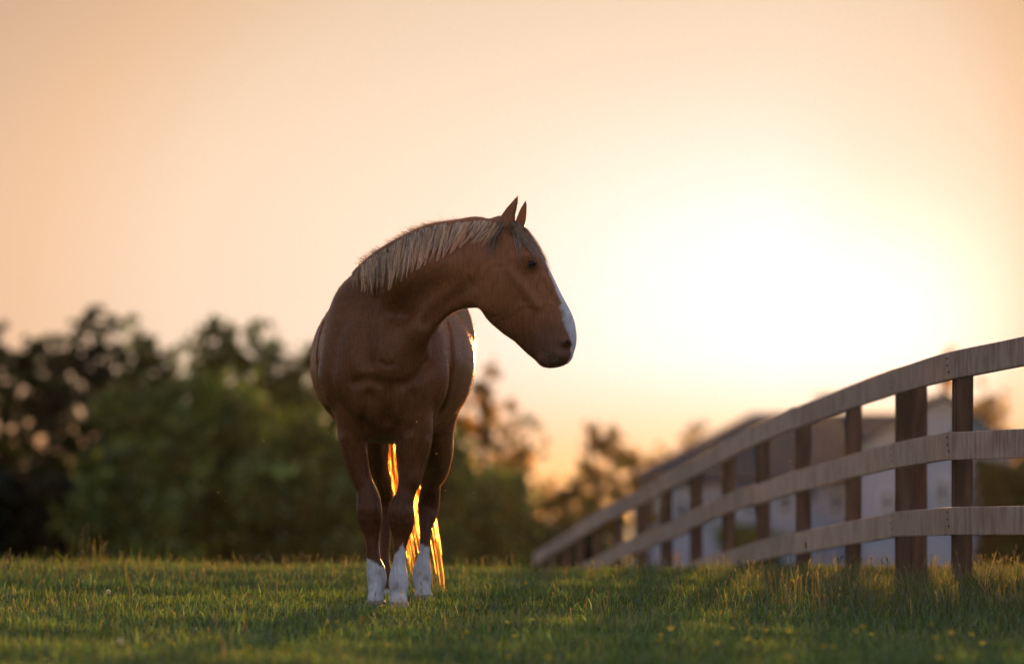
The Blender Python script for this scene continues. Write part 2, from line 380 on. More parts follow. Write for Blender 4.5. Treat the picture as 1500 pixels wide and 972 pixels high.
leg([(612, 580, 20, 25.16, .09), (610, 615, 24.5, 25.17, .10), (605.5, 650, 26, 25.19, .09), (603, 675, 22.0, 25.21, .072), (600.5, 700, 17.5, 25.20, .058), (596.5, 715, 14.5, 25.19, .052), (592.5, 730, 14.8, 25.18, .052), (588.5, 741, 17.6, 25.175, .052),
     (588.3, 755, 19.3, 25.17, .055), (588, 768, 18, 25.175, .050), (587, 785, 12.4, 25.18, .038), (585.7, 800, 9.8, 25.18, .036), (585.5, 815, 9.2, 25.18, .037), (585, 830, 10.2, 25.18, .040),
     (584.2, 843, 13.8, 25.17, .045), (583.8, 857, 14.6, 25.16, .046), (583, 869, 11.8, 25.14, .037), (583, 882, 13.5, 25.12, .043)])
leg([(640, 560, 30, 26.30, .20), (640, 607, 27.5, 26.20, .16), (638, 640, 26, 26.24, .135), (639, 665, 23.5, 26.34, .11), (636, 686, 20.5, 26.46, .085), (631, 703, 15.5, 26.56, .065), (630, 722, 15, 26.63, .06), (628, 740, 16, 26.66, .062),
     (626, 757, 13, 26.64, .052), (623, 772, 9.3, 26.62, .040), (622, 800, 8.0, 26.60, .036), (620.3, 820, 9.2, 26.58, .038), (618.2, 835, 13.2, 26.56, .045), (618.5, 848, 14.2, 26.55, .045), (619.5, 860, 11.4, 26.52, .037), (620, 873, 13, 26.49, .042)])
leg([(545, 560, 26, 26.45, .20), (547, 610, 26, 26.36, .16), (548, 640, 22, 26.40, .13), (552, 668, 17, 26.48, .10), (556, 690, 13.5, 26.58, .08), (561, 708, 12.5, 26.66, .065), (562, 725, 13.5, 26.72, .06), (562, 740, 14, 26.74, .06),
     (563, 757, 11.5, 26.72, .05), (564, 775, 8.6, 26.70, .04), (563.5, 800, 7.6, 26.68, .036), (562.5, 820, 8.4, 26.66, .038), (562, 834, 11.5, 26.65, .045), (562, 846, 12, 26.64, .045), (562, 857, 10, 26.61, .037), (562, 869, 12, 26.58, .042)])
# knees and forearm muscles, laid on what is there
for kx, ky in ((541, 750), (588.3, 755)):
    ell(surf(kx, ky-5, .006), (.036, .012, .030), .016); ell(surf(kx-7, ky+9, .006), (.015, .009, .012), .012); ell(surf(kx+7, ky+9, .006), (.015, .009, .012), .012)
groove([(508, 640), (516, 668), (527, 702)], .020, .014, .03, 'add'); groove([(529, 652), (536, 680), (543, 716)], .012, .008, .02, 'add')
groove([(600, 640), (600, 672), (599, 704)], .030, .022, .035, 'add'); groove([(622, 645), (616, 672), (607, 703)], .016, .011, .025, 'add')
groove([(581, 648), (588, 640), (600, 628)], .005, -.001, .02); groove([(590, 678), (597, 675), (606, 676)], .003, 0, .012)
for kx, ky in ((545.5, 805), (585.5, 810), (622, 805)):
    groove([(kx-7, ky-18), (kx-6.5, ky), (kx-7.5, ky+22)], .004, .003, .01, 'add'); groove([(kx+7, ky-18), (kx+6.5, ky), (kx+7.5, ky+22)], .004, .003, .01, 'add')

# low relief so nothing is perfectly smooth
zz = [(G0[k]+VX*np.arange(GN[k])).astype(np.float32) for k in range(3)]
rel = (np.sin(zz[0]*31)[:, None, None]*np.sin(zz[2]*23+1)[None, None, :]*np.cos(zz[1]*19)[None, :, None])*.0022
FLD += rel.astype(np.float32); del rel
FLD = np.clip(FLD, -.05, .12)

def fieldmesh(name):
    import openvdb as vdb
    g = vdb.FloatGrid(); g.background = 0.12
    g.copyFromArray(FLD, tolerance=0.0)
    pts, quads = g.convertToQuads(0.0)
    V = pts*VX+G0
    q = quads[:, ::-1]
    # drop loose specks: keep the largest connected piece
    lab = np.arange(len(V))
    for _ in range(4000):
        m = lab[q].min(1); new = lab.copy()
        for c in range(4): np.minimum.at(new, q[:, c], m)
        new = new[new]; new = new[new]
        if np.array_equal(new, lab): break
        lab = new
    big = np.bincount(lab).argmax(); keep = lab[q[:, 0]] == big; q = q[keep]
    used = np.unique(q); mp = -np.ones(len(V), int); mp[used] = np.arange(len(used)); V = V[used]; q = mp[q]
    # two rounds of light smoothing (Taubin) remove voxel steps
    E = np.concatenate([q[:, [0, 1]], q[:, [1, 2]], q[:, [2, 3]], q[:, [3, 0]]]); E = np.concatenate([E, E[:, ::-1]])
    cnt = np.bincount(E[:, 0], minlength=len(V))[:, None]
    for f in (.55, -.56, .55, -.56, .55, -.5):
        S = np.stack([np.bincount(E[:, 0], weights=V[E[:, 1], c], minlength=len(V)) for c in range(3)], 1)/cnt
        V = V+(S-V)*f
    return npmesh(name, V, q, 4), V
bodyme, BV = fieldmesh('horse_body')

# nearest surface seen from the front, for laying hair on the coat
neg = FLD < 0
FRONT = np.where(neg.any(1), neg.argmax(1), -1)
def front_y(x, z, default=None):
    i = np.clip(((x-G0[0])/VX).astype(int), 0, GN[0]-1); k = np.clip(((z-G0[2])/VX).astype(int), 0, GN[2]-1)
    f = FRONT[i, k]
    y = G0[1]+VX*f
    return np.where(f < 0, np.nan if default is None else default, y)
def front_px(px, py, guess=25.0):
    D = np.full(np.shape(px), float(guess))
    for _ in range(3):
        x = (px-750)*D/FPX; z = EYE+(740-py)*D/FPX
        y = front_y(x, z); D = np.where(np.isnan(y), D, y)
    return D

# ---- coat colours: chestnut with white socks and blaze, painted where the animal has them
def coat_colour(V):
    n = len(V); px = 750+V[:, 0]/V[:, 1]*FPX; py = 740-(V[:, 2]-EYE)/V[:, 1]*FPX
    wob = np.array([mnoise.noise(Vector(v)*38)+.6*mnoise.noise(Vector(v)*90) for v in V]) if n < 400000 else 0
    wob2 = np.array([mnoise.noise(Vector(v)*7) for v in V])
    base = np.array([.192, .074, .029]); C = np.tile(base, (n, 1))*(1+.16*wob2[:, None]+.10*wob[:, None])
    # legs a shade darker and duller, grey skin round the muzzle and eyes
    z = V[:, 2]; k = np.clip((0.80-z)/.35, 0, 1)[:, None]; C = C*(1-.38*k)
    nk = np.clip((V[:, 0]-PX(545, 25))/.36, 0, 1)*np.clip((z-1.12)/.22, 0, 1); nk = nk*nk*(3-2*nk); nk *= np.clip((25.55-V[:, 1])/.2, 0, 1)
    C = C*(1+.80*nk[:, None])       # neck and head lightened: the glare over them is put into the coat colour
    head = (V[:, 0] > PX(706, HD)-.02) & (z > .95)
    rel_ = V-(H(730, 400))[None]; lat = rel_@LT
    mz = np.clip(1-np.linalg.norm(V-H(815, 520, .0), axis=1)/.17, 0, 1)[:, None]**.8*head[:, None]
    C = C*(1-.55*mz)+np.array([.11, .075, .062])*.55*mz
    e = np.clip(1-np.minimum(np.linalg.norm(V-EYEP, axis=1), 9)/.05, 0, 1)[:, None]; C = C*(1-.5*e)
    # blaze: front of the face, between the nostrils
    fx = [a[4] for a in hs]; blz = np.zeros(n)
    idx = np.where(head)[0]; A = np.array(fx); Wd = np.array([.0, .007, .010, .011, .014, .019, .025, .028, .023, .014])
    up = np.array([a[1] for a in hs])
    dist = np.full(len(idx), 9.); 
    for i in range(len(A)-1):
        a, b = A[i], A[i+1]; t = np.clip(((V[idx]-a)@(b-a))/np.dot(b-a, b-a), 0, 1)
        q = V[idx]-(a+t[:, None]*(b-a)); u = nrm(up[i]+up[i+1])
        ql = np.abs(q@LT); qd = -(q@u); w = Wd[i]+(Wd[i+1]-Wd[i])*t
        ok = (np.linalg.norm(q, axis=1) < .075) & (w > 0)
        dist = np.where(ok, np.minimum(dist, np.maximum(ql-w-.004, qd-.030)+wob[idx]*.0025), dist)
    blz[idx] = np.clip(.5-dist/.006, 0, 1)
    # socks
    sock = np.zeros(n)
    def socks(cx, D0, D1, tops, hwid):
        m = (np.abs(px-cx) < hwid) & (V[:, 1] > D0) & (V[:, 1] < D1)
        edge = np.interp(px, *tops)
        return np.where(m, np.clip(.5+(py-edge+wob*2.5)/4, 0, 1), 0)
    sock = np.maximum(sock, socks(550, 25.05, 25.6, ([530, 545, 555, 566], [812, 821, 827, 832]), 20) * (px < 568.0))
    sock = np.maximum(sock, socks(584, 24.9, 25.45, ([570, 578, 590, 592, 600], [838, 812, 795, 803, 815]), 18) * (V[:, 1] < 25.5))
    sock = np.maximum(sock, socks(620, 26.2, 27, ([600, 614, 620, 632], [800, 797, 797, 803]), 24))
    sock = np.maximum(sock, socks(562, 26.2, 27, ([540, 585], [862, 862]), 24))
    Wt = np.maximum(sock, blz)[:, None]
    white = np.array([.58, .58, .60])*(1+.06*wob[:, None])
    # dirt on the fetlocks
    for fx_, fy_, r in ((540, 848, 9), (556, 838, 7), (583, 858, 12), (577, 862, 6), (615, 840, 6), (624, 846, 8)):
        d = np.hypot(px-fx_, (py-fy_)*.9)/r
        k = (np.clip(1.0-d+wob*.5, 0, 1)*.6)[:, None]; white = white*(1-k)+np.array([.24, .16, .11])*k
    C = C*(1-Wt)+white*Wt
    # inside of the nostril
    for sg in (1, -1):
        d = np.linalg.norm(V-H(837, 503, sg*.050), axis=1); k = np.clip(1.6-d/.014, 0, 1)[:, None]; C = C*(1-.8*k)
    return np.clip(C, .004, .9), Wt[:, 0]
EYEP = surf(778.5, 386.5, .009)
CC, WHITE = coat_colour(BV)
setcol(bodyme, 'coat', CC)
coatm, n_, l_, b_ = mat('chestnut_coat')
at = n_.new('ShaderNodeAttribute'); at.attribute_name = 'coat'
tcn = n_.new('ShaderNodeTexCoord'); mpn = n_.new('ShaderNodeMapping'); mpn.inputs['Scale'].default_value = (1, .45, .14); l_.new(tcn.outputs['Object'], mpn.inputs[0])
n1 = n_.new('ShaderNodeTexNoise'); n1.inputs['Scale'].default_value = 120; n1.inputs['Detail'].default_value = 4; l_.new(mpn.outputs[0], n1.inputs['Vector'])
mr = n_.new('ShaderNodeMapRange'); mr.inputs['To Min'].default_value = .82; mr.inputs['To Max'].default_value = 1.18; mr.inputs['From Min'].default_value = .3; mr.inputs['From Max'].default_value = .7; l_.new(n1.outputs[0], mr.inputs[0])
ms = n_.new('ShaderNodeVectorMath'); ms.operation = 'SCALE'; l_.new(at.outputs['Color'], ms.inputs[0]); l_.new(mr.outputs[0], ms.inputs['Scale'])
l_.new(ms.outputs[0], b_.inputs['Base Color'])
b_.inputs['Roughness'].default_value = .36; b_.inputs['Specular IOR Level'].default_value = .20
b_.inputs['Sheen Weight'].default_value = .0; b_.inputs['Sheen Roughness'].default_value = .35; b_.inputs['Sheen Tint'].default_value = (1, .75, .55, 1)
bpn = n_.new('ShaderNodeBump'); bpn.inputs['Strength'].default_value = .36; bpn.inputs['Distance'].default_value = .004; l_.new(n1.outputs[0], bpn.inputs['Height']); l_.new(bpn.outputs[0], b_.inputs['Normal'])

horse = empty('horse', (-.55, 25.8, float(ground_z(-.55, 25.8))), 'chestnut horse with blond mane and white socks standing on the grass, head turned right', 'horse')
body = link('body', bodyme, coatm, horse, smooth=True)

# ---- eye with lids
def sphere(c, r, seg=20):
    bm = bmesh.new(); bmesh.ops.create_uvsphere(bm, u_segments=seg, v_segments=seg//2, radius=1.0)
    for v in bm.verts: v.co = Vector(c)+Vector((v.co.x*r[0], v.co.y*r[1], v.co.z*r[2]))
    return bm_mesh(bm)
eyem, _, _, eb = mat('eye_dark'); eb.inputs['Base Color'].default_value = (.012, .008, .006, 1); eb.inputs['Roughness'].default_value = .08
lidm = noise_mat('eyelid_skin', (.045, .024, .016), (.07, .038, .024), 60, .6, .2)
for sg in (1, -1):
    c = EYEP if sg > 0 else H(779, 386, -.098)
    d = LT*sg
    ey = link('eye', sphere(c, (.019, .017, .015)), eyem, horse, smooth=True)
    for dz, r in ((.010, .0050), (-.011, .0042)):
        pts = []
        for i in range(9):
            a = -1.25+2.5*i/8
            pts.append(c+HX*math.sin(a)*.024+d*(math.cos(a)*.0145+.0005)+np.array([0, 0, dz*math.cos(a)*1.1-.004*math.sin(a)]))
        V_, F_ = tube(pts, [r*(.5+.5*math.cos(-1.25+2.5*i/8)) for i in range(9)], 8)
        me = bpy.data.meshes.new('eyelid'); me.from_pydata([tuple(v) for v in V_], [], F_)
        link('eyelid', me, lidm, horse, smooth=True)

# ---- hooves
hoofm = noise_mat('hoof_horn', (.22, .17, .13), (.34, .28, .22), 30, .5, .3, (1, 1, .2))
def hoof(px, py, D, r):
    c = P(px, py, D); bm = bmesh.new(); n = 20; rings = []
    gz = float(ground_z(c[0], D))-.004
    for j, (f, zt, fw) in enumerate(((.80, 1.0, .0), (.92, .72, .012), (1.03, .30, .026), (1.10, 0.0, .036), (1.04, -.02, .034))):
        z = gz+(c[2]-gz+.012)*zt
        rings.append([bm.verts.new((c[0]+math.cos(a)*r*f, D-fw+.01-math.sin(a)*r*f*1.12*(1.0 if math.sin(a) > 0 else .8), z)) for a in [2*math.pi*k/n for k in range(n)]])
    for a, b in zip(rings[:-1], rings[1:]):
        for k in range(n): bm.faces.new((a[k], a[(k+1) % n], b[(k+1) % n], b[k]))
    bm.faces.new(rings[0][::-1]); bm.faces.new(rings[-1])
    link('hoof', bm_mesh(bm), hoofm, horse, smooth=True)
hoof(550, 882, 25.20, .050); hoof(583, 884, 25.12, .051); hoof(620, 873, 26.49, .050); hoof(562, 870, 26.58, .048)

# ---- hair
def ribbons(name, Cp, wid, col, m, parent, flat=None):
    """Cp (n,k,3) strand points; wid (n,) root width; thin tapering two-sided strips"""
    n, k, _ = Cp.shape
    T = np.gradient(Cp, axis=1); T /= np.linalg.norm(T, axis=2, keepdims=True)+1e-9
    rv = rng.normal(size=(n, 1, 3)); rv[:, :, 1] *= .6
    S = np.cross(T, np.cross(np.array([0, 1., 0])[None, None]*0+rv, T)); S = np.cross(T, S) if flat is None else np.cross(T, flat)
    S /= np.linalg.norm(S, axis=2, keepdims=True)+1e-9
    tp = np.linspace(1, .15, k)[None, :, None]**.8
    L = Cp-S*wid[:, None, None]*tp/2; R = Cp+S*wid[:, None, None]*tp/2
    V = np.stack([L, R], 2).reshape(n*k*2, 3)
    i = (np.arange(n)[:, None]*k+np.arange(k-1)[None])*2
    F = np.stack([i, i+1, i+3, i+2], -1).reshape(-1, 4)
    me = npmesh(name, V, F, 4)
    if col is not None: setcol(me, 'hair', np.repeat(col, k*2, 0))
    return link(name, me, m, parent)
hairm = leafy('blond_hair', 'hair', trans=.42, tcol_gain=(1.5, 1.15, .75), gloss=.16, rough=.35)
def smooth_rand(x, f, seed):
    r_ = np.random.default_rng(seed); out = np.zeros_like(x)
    for q in range(1, 6): out += r_.normal()*np.sin(x*f*q+r_.uniform(0, 6.28))/q
    return out/1.5
# mane: rooted along the crest, falling down the camera side of the neck
crest = np.array([(516, 397), (522, 390), (535, 378), (555, 365.5), (575, 353), (590, 344), (605, 336), (625, 329), (650, 324.5), (680, 321), (700, 319.5), (720, 320.5), (733, 323)], float)
low = np.array([(517, 416), (527, 417), (541, 423), (560, 415), (575, 409), (592, 397), (606, 386), (622, 378), (645, 370), (668, 360), (690, 348), (705, 352), (722, 360)], float)
cl = np.concatenate([[0], np.cumsum(np.hypot(*np.diff(crest, axis=0).T))]); cl /= cl[-1]
N = 3000
lock = np.sort(rng.uniform(0, 1, 150)); li = rng.integers(0, len(lock), N)
u = np.clip(lock[li]+rng.normal(0, .006, N), 0, 1)
keep = (u < .80) | (rng.uniform(size=N) < .5); u = u[keep]; li = li[keep]; N = len(u)
rx = np.interp(u, cl, crest[:, 0]); ry = np.interp(u, cl, crest[:, 1])+1.2
ll = rng.normal(size=len(lock)); lk = rng.normal(size=len(lock))
ul = np.clip(lock[li]-.035+.018*lk[li]+rng.normal(0, .003, N), 0, 1)
ex = np.interp(ul, cl, low[:, 0]); ey_ = np.interp(ul, cl, low[:, 1])
fl = np.clip(.97+.24*ll[li]+rng.normal(0, .10, N)-.45*(rng.uniform(size=N) < .22), .25, 1.25)
K = 8; tt = np.linspace(0, 1, K)[None]
bx = rx[:, None]+(ex-rx)[:, None]*(tt**1.25)*fl[:, None]; by = ry[:, None]+(ey_-ry)[:, None]*tt*fl[:, None]
bx = bx+rng.normal(0, 1.6, (N, 1))*np.sin(tt*3)*1.0
Dm = front_px(bx.ravel(), by.ravel()).reshape(bx.shape)
D0 = np.interp(u, cl, [25.5, 25.45, 25.30, 25.2, 25.13, 25.08, 25.04, 25.0, 24.96, 24.92, 24.90, 24.88, 24.87])
Dm[:, 0] = D0; Dm[:, 1] = np.minimum(Dm[:, 1], D0)
lift = .006+.012*rng.uniform(size=(N, 1))*np.sin(np.pi*np.clip(tt, 0, 1)*.7)
Dm = Dm-lift
Cp = np.stack([(bx-750)*Dm/FPX, Dm, EYE+(740-by)*Dm/FPX], -1)
tone = np.clip(rng.uniform(.7, 1.15, N)*(1+.16*ll[li]), .3, 1.5); dark = rng.uniform(size=N) < .11
mc = np.array([.90, .76, .58])[None]*tone[:, None]; mc[dark] = np.array([.30, .19, .12])*tone[dark][:, None]
ribbons('mane', Cp, rng.uniform(.0020, .0040, N)*np.clip(u/.07, .25, 1), mc, hairm, horse)
# stray hairs standing off the crest
N = 800; u = rng.beta(1.2, 1.4, N)*.86+.06; rx = np.interp(u, cl, crest[:, 0]); ry = np.interp(u, cl, crest[:, 1])+1.5
D0 = np.interp(u, cl, [25.5, 25.45, 25.30, 25.2, 25.13, 25.08, 25.04, 25.0, 24.96, 24.92, 24.90, 24.88, 24.87])
L_ = rng.gamma(2.0, 2.2, N)+2; a = rng.normal(2.2, .5, N)
tt = np.linspace(0, 1, 5)[None]
bx = rx[:, None]+np.cos(a)[:, None]*L_[:, None]*tt-3*tt**2; by = ry[:, None]-np.abs(np.sin(a))[:, None]*L_[:, None]*tt*(1-.35*tt)
Dd = D0[:, None]+rng.normal(0, .02, (N, 1))*tt+0*bx
ribbons('mane_stray_hair', np.stack([(bx-750)*Dd/FPX, Dd, EYE+(740-by)*Dd/FPX], -1), rng.uniform(.0012, .002, N), np.tile([.55, .34, .17], (N, 1))*rng.uniform(.6, 1.2, (N, 1)), hairm, horse)
# forelock: from between the ears down the forehead and over the eye
N = 420; K = 9; tt = np.linspace(0, 1, K)[None]
typ = rng.uniform(size=N)
path = {0: [(752, 326), (768, 337), (784, 358), (797, 380), (806, 404)], 1: [(750, 330), (762, 345), (776, 362), (786, 376), (790, 394)],
        2: [(748, 330), (756, 345), (760, 362), (762, 380), (768, 392)], 3: [(733, 325), (722, 338), (719, 352), (716, 366), (714, 380)], 4: [(738, 330), (728, 345), (724, 360), (722, 372), (724, 384)]}
sel = np.select([typ < .52, typ < .74, typ < .82, typ < .93], [0, 1, 2, 3], 4)
A_ = np.array([path[k] for k in sel], float)
tp = np.linspace(0, 4, K); i0 = np.minimum(tp.astype(int), 3); f0 = tp-i0
ln = rng.uniform(.45, 1.0, N)
tq = tp[None]*ln[:, None]; i0 = np.minimum(tq.astype(int), 3); f0 = tq-i0
B = np.take_along_axis(A_, i0[:, :, None], 1)*(1-f0[..., None])+np.take_along_axis(A_, (i0+1)[:, :, None], 1)*f0[..., None]
B = B+rng.normal(0, 1, (N, 1, 2))*np.array([2.3, 1.8])+np.sin(tt*3.1)[..., None]*rng.normal(0, 1.3, (N, 1, 2))
Dm = front_px(B[..., 0].ravel(), B[..., 1].ravel(), 24.8).reshape(N, K)
bad = ~np.isfinite(Dm); Dm[bad] = 24.82
edge_ = np.array([H(q[0], q[1])[1] for q in [(757, 330), (782, 354), (794, 376), (805, 398)]])
Dm = np.where(np.abs(Dm-24.8) > .25, np.interp(B[..., 1], [330, 354, 376, 398], edge_), Dm)-.006-.006*rng.uniform(size=(N, 1))
fc = np.array([.50, .37, .26])*rng.uniform(.5, 1.15, (N, 1))
ribbons('forelock', np.stack([(B[..., 0]-750)*Dm/FPX, Dm, EYE+(740-B[..., 1])*Dm/FPX], -1), rng.uniform(.0016, .003, N), fc, hairm, horse)
# tail: hangs from the dock behind the hind legs and swings to the right
N = 800; K = 14; tt = np.linspace(0, 1, K)[None]
dock = np.array([-.50, 26.86, 1.33])
r1 = rng.normal(size=(N, 1)); r2 = rng.normal(size=(N, 1)); ln = np.clip(rng.beta(5, 1.6, (N, 1))*1.05, .35, 1.02)
lk = rng.uniform(-1, 1, 46); li = rng.integers(0, 46, N)
off = np.clip(lk[li][:, None]+r1*.07, -1.08, 1.08); ln = np.clip(ln+.05*off-.03, .35, 1.03)
cx = np.interp((tt*ln).ravel(), [0, .12, .35, .55, .8, 1.0], [586, 586, 590, 597, 611, 626]).reshape(N, K)
hw = np.interp((tt*ln).ravel(), [0, .12, .35, .55, .8, 1.0], [5, 12, 22, 27, 30, 28]).reshape(N, K)
cy = 452+(860-452)*tt*ln
bx = cx+off*hw+np.sin(tt*9+lk[li][:, None]*9)*1.8*tt
Dt = 26.90+.05*np.sin(tt*2.2)+r2*.05*(.3+tt)+.10*tt-0.06*(1-tt)
by = cy
tailm = bpy.data.materials.new('tail_hair'); tailm.use_nodes = True; tn = tailm.node_tree.nodes; tl = tailm.node_tree.links; tn.remove(tn['Principled BSDF'])
ta = tn.new('ShaderNodeAttribute'); ta.attribute_name = 'hair'
def _gain(g):
    v = tn.new('ShaderNodeVectorMath'); v.operation = 'MULTIPLY'; v.inputs[1].default_value = g; tl.new(ta.outputs['Color'], v.inputs[0]); return v
td, tt_, tr_, tp_ = tn.new('ShaderNodeBsdfDiffuse'), tn.new('ShaderNodeBsdfTranslucent'), tn.new('ShaderNodeBsdfRefraction'), tn.new('ShaderNodeBsdfTransparent')
tl.new(ta.outputs['Color'], td.inputs[0]); tl.new(_gain((1.45, 1.3, .9)).outputs[0], tt_.inputs[0]); tl.new(_gain((1.5, 1.3, .8)).outputs[0], tr_.inputs[0]); tl.new(_gain((1.55, 1.5, 1.1)).outputs[0], tp_.inputs[0])
tr_.inputs['IOR'].default_value = 1.08; tr_.inputs['Roughness'].default_value = .42
def _mix(f, a, b):
    m_ = tn.new('ShaderNodeMixShader'); m_.inputs[0].default_value = f; tl.new(a, m_.inputs[1]); tl.new(b, m_.inputs[2]); return m_.outputs[0]
tl.new(_mix(.30, _mix(.16, _mix(.75, td.outputs[0], tt_.outputs[0]), tr_.outputs[0]), tp_.outputs[0]), tn['Material Output'].inputs[0])
tc_ = np.array([.60, .34, .13])*rng.uniform(.45, 1.1, (N, 1))*(1+.25*np.sin(lk[li]*40))[:, None]
ribbons('tail', np.stack([(bx-750)*Dt/FPX, Dt, EYE+(740-by)*Dt/FPX], -1), rng.uniform(.0020, .0034, N), tc_, tailm, horse)
# short guard hairs all over the coat (catch the low sun along every edge)
bodyme.calc_loop_triangles() if hasattr(bodyme, 'calc_loop_triangles') else None
nv = len(BV); NR = np.zeros(nv*3, np.float32); bodyme.vertices.foreach_get('normal', NR); NR = NR.reshape(nv, 3)
pick = rng.choice(nv, 110000, replace=False); pick = pick[WHITE[pick] < .3]
p = BV[pick]+rng.normal(0, .002, (len(pick), 3)); nr = NR[pick]
flow = np.tile([0, .25, -1.], (len(pick), 1)); hd = (p[:, 0] > PX(700, HD)) & (p[:, 2] > .95)
flow[hd] = H(820, 520)-H(745, 360); flow += rng.normal(0, .12, flow.shape)*1.0
flow /= np.linalg.norm(flow, axis=1, keepdims=True)
fl_ = flow-nr*(flow*nr).sum(1)[:, None]; fl_ /= np.linalg.norm(fl_, axis=1)[:, None]+1e-6
ln = rng.uniform(.007, .013, (len(pick), 1))
tip = p+fl_*ln+nr*rng.uniform(.002, .0075, (len(pick), 1))
rl = rng.uniform(0, np.pi, (len(pick), 1)); sd = np.cross(fl_, nr)*np.cos(rl)+nr*np.sin(rl); wd = .0007
V = np.stack([p-sd*wd-nr*.001, p+sd*wd-nr*.001, tip], 1).reshape(-1, 3)
cm = npmesh('coat_hair', V, np.arange(len(V)), 3)
hc = np.minimum(CC[pick]*.95, [.24, .095, .040])*rng.uniform(.7, 1.15, (len(pick), 1)); setcol(cm, 'hair', np.repeat(hc, 3, 0))
coathm = leafy('coat_hair', 'hair', trans=.5, tcol_gain=(6.5, 6.5, 4.5), gloss=.0, rough=.5)
tag(link('coat_hair', cm, coathm, horse), kind='stuff')
# grass in the corner of the mouth
gm = leafy('chewed_grass', col=(.16, .20, .08), trans=.3)
for lb, q in (('longest green stem in the horse\'s mouth, curving up and back', ((801, 524), (807, 515), (803, 511))), ('green stem slanting down to the right in the horse\'s mouth', ((806, 514), (811, 526))), ('short level green stem crossing the others in the horse\'s mouth', ((800, 520), (808, 517))),
              ('small green leaf at the right of the grass in the horse\'s mouth', ((812, 527), (818, 529))), ('tiny upright green bit between the grass stems in the horse\'s mouth', ((814, 524), (817, 526))), ('lowest green stem tip below the crossing in the horse\'s mouth', ((809, 527), (813, 530)))):
    pts = [surf(x, y, -.005) for x, y in q]
    V_, F_ = tube(pts, [.0019]*len(pts), 5)
    me = bpy.data.meshes.new('grass_blade'); me.from_pydata([tuple(v) for v in V_], [], F_)
    o = link('chewed_grass_stem', me, gm)
    tag(o, lb, 'grass stem', 'grass stems in the horse\'s mouth')

# ================================================================== ground sheet
def axis(segs):
    out = []
    for a, b, s in segs: out += list(np.arange(a, b, s))
    return np.array(out+[segs[-1][1]])
gx = axis([(-700, -60, 40), (-60, -8, 4), (-8, 8, .4), (8, 60, 4), (60, 700, 40)])
gy = axis([(-300, -20, 20), (-20, 12, 2), (12, 42, .35), (42, 140, 3), (140, 1800, 60)])
XX, YY = np.meshgrid(gx, gy, indexing='ij'); ZZ = ground_z(XX, YY)
V = np.stack([XX, YY, ZZ], -1).reshape(-1, 3); nx, ny = len(gx), len(gy)
i = (np.arange(nx-1)[:, None]*ny+np.arange(ny-1)[None])
gme = npmesh('ground', V, np.stack([i, i+ny, i+ny+1, i+1], -1).reshape(-1, 4), 4)
gmat = noise_mat('turf_soil', (.055, .085, .026), (.085, .115, .036), 6, .95, .3, detail=6, spec=.1)
tag(link('ground', gme, gmat, smooth=True), kind='structure')

# ================================================================== grass
def blades(n, xr, yr, hfun, wid, seed, bend=.5, dens=None):
    r = np.random.default_rng(seed)
    x = r.uniform(xr[0], xr[1], n); y = yr[0]+(yr[1]-yr[0])*r.uniform(size=n)
    half = 750/FPX*y+1.3; k = np.abs(x) < half; x, y = x[k], y[k]
    if dens is not None: k = r.uniform(size=len(x)) < dens(x, y); x, y = x[k], y[k]
    n = len(x); z = ground_z(x, y)-.004
    h = hfun(x, y, r)
    a = r.uniform(0, 2*np.pi, n); lean = np.abs(r.normal(0, bend, n))+.08
    dx, dy = np.cos(a)*lean, np.sin(a)*lean
    f = r.uniform(0, 2*np.pi, n); sx, sy = np.cos(f)*wid*.5, np.sin(f)*wid*.5
    w = r.uniform(.7, 1.4, n); sx, sy = sx*w, sy*w
    B = np.stack([x, y, z], 1); S = np.stack([sx, sy, 0*sx], 1)
    M = B+np.stack([dx*h*.28, dy*h*.28, h*.55], 1); T = B+np.stack([dx*h, dy*h, h*np.clip(1-lean*.35, .4, 1)], 1)
    V = np.stack([B-S, B+S, M-S*.8, M+S*.8, T], 1).reshape(-1, 3)
    i = np.arange(n)*5
    F = np.stack([i, i+1, i+3, i, i+3, i+2, i+2, i+3, i+4], 1)
    return V, F, x, y, h, r
def patch(x, y, s, sd):   # cheap smooth 2-D noise in -1..1
    return (np.sin(x*s+sd)*np.cos(y*s*.7+sd*2)+np.sin((x*.6+y*.8)*s*1.7+sd*3)*.6+np.sin((x*.9-y*.5)*s*2.9+sd)*.4)/2
def h_lawn(x, y, r):
    h = r.gamma(9, .044/9, len(x))*(1+.35*patch(x, y, 3.1, 1)+.25*patch(x, y, 9, 4))
    h *= 1+.25*np.clip((y-29)/3, 0, 1)
    right = np.clip((x-.9)/.9, 0, 1)*np.clip((y-21.5)/3, 0, 1)*np.clip((29-y)/3, 0, 1)
    h *= 1+1.5*right
    left = np.clip((-1.35-x)/.8, 0, 1)*np.clip((y-27)/4, 0, 1); h *= 1+.5*left
    return np.clip(h, .018, .26)
grassm = leafy('grass_blade', 'grass', trans=.58, tcol_gain=(1.85, 1.65, .6), gloss=.07, rough=.4)
Vs, Fs, Cs = [], [], []; base = 0
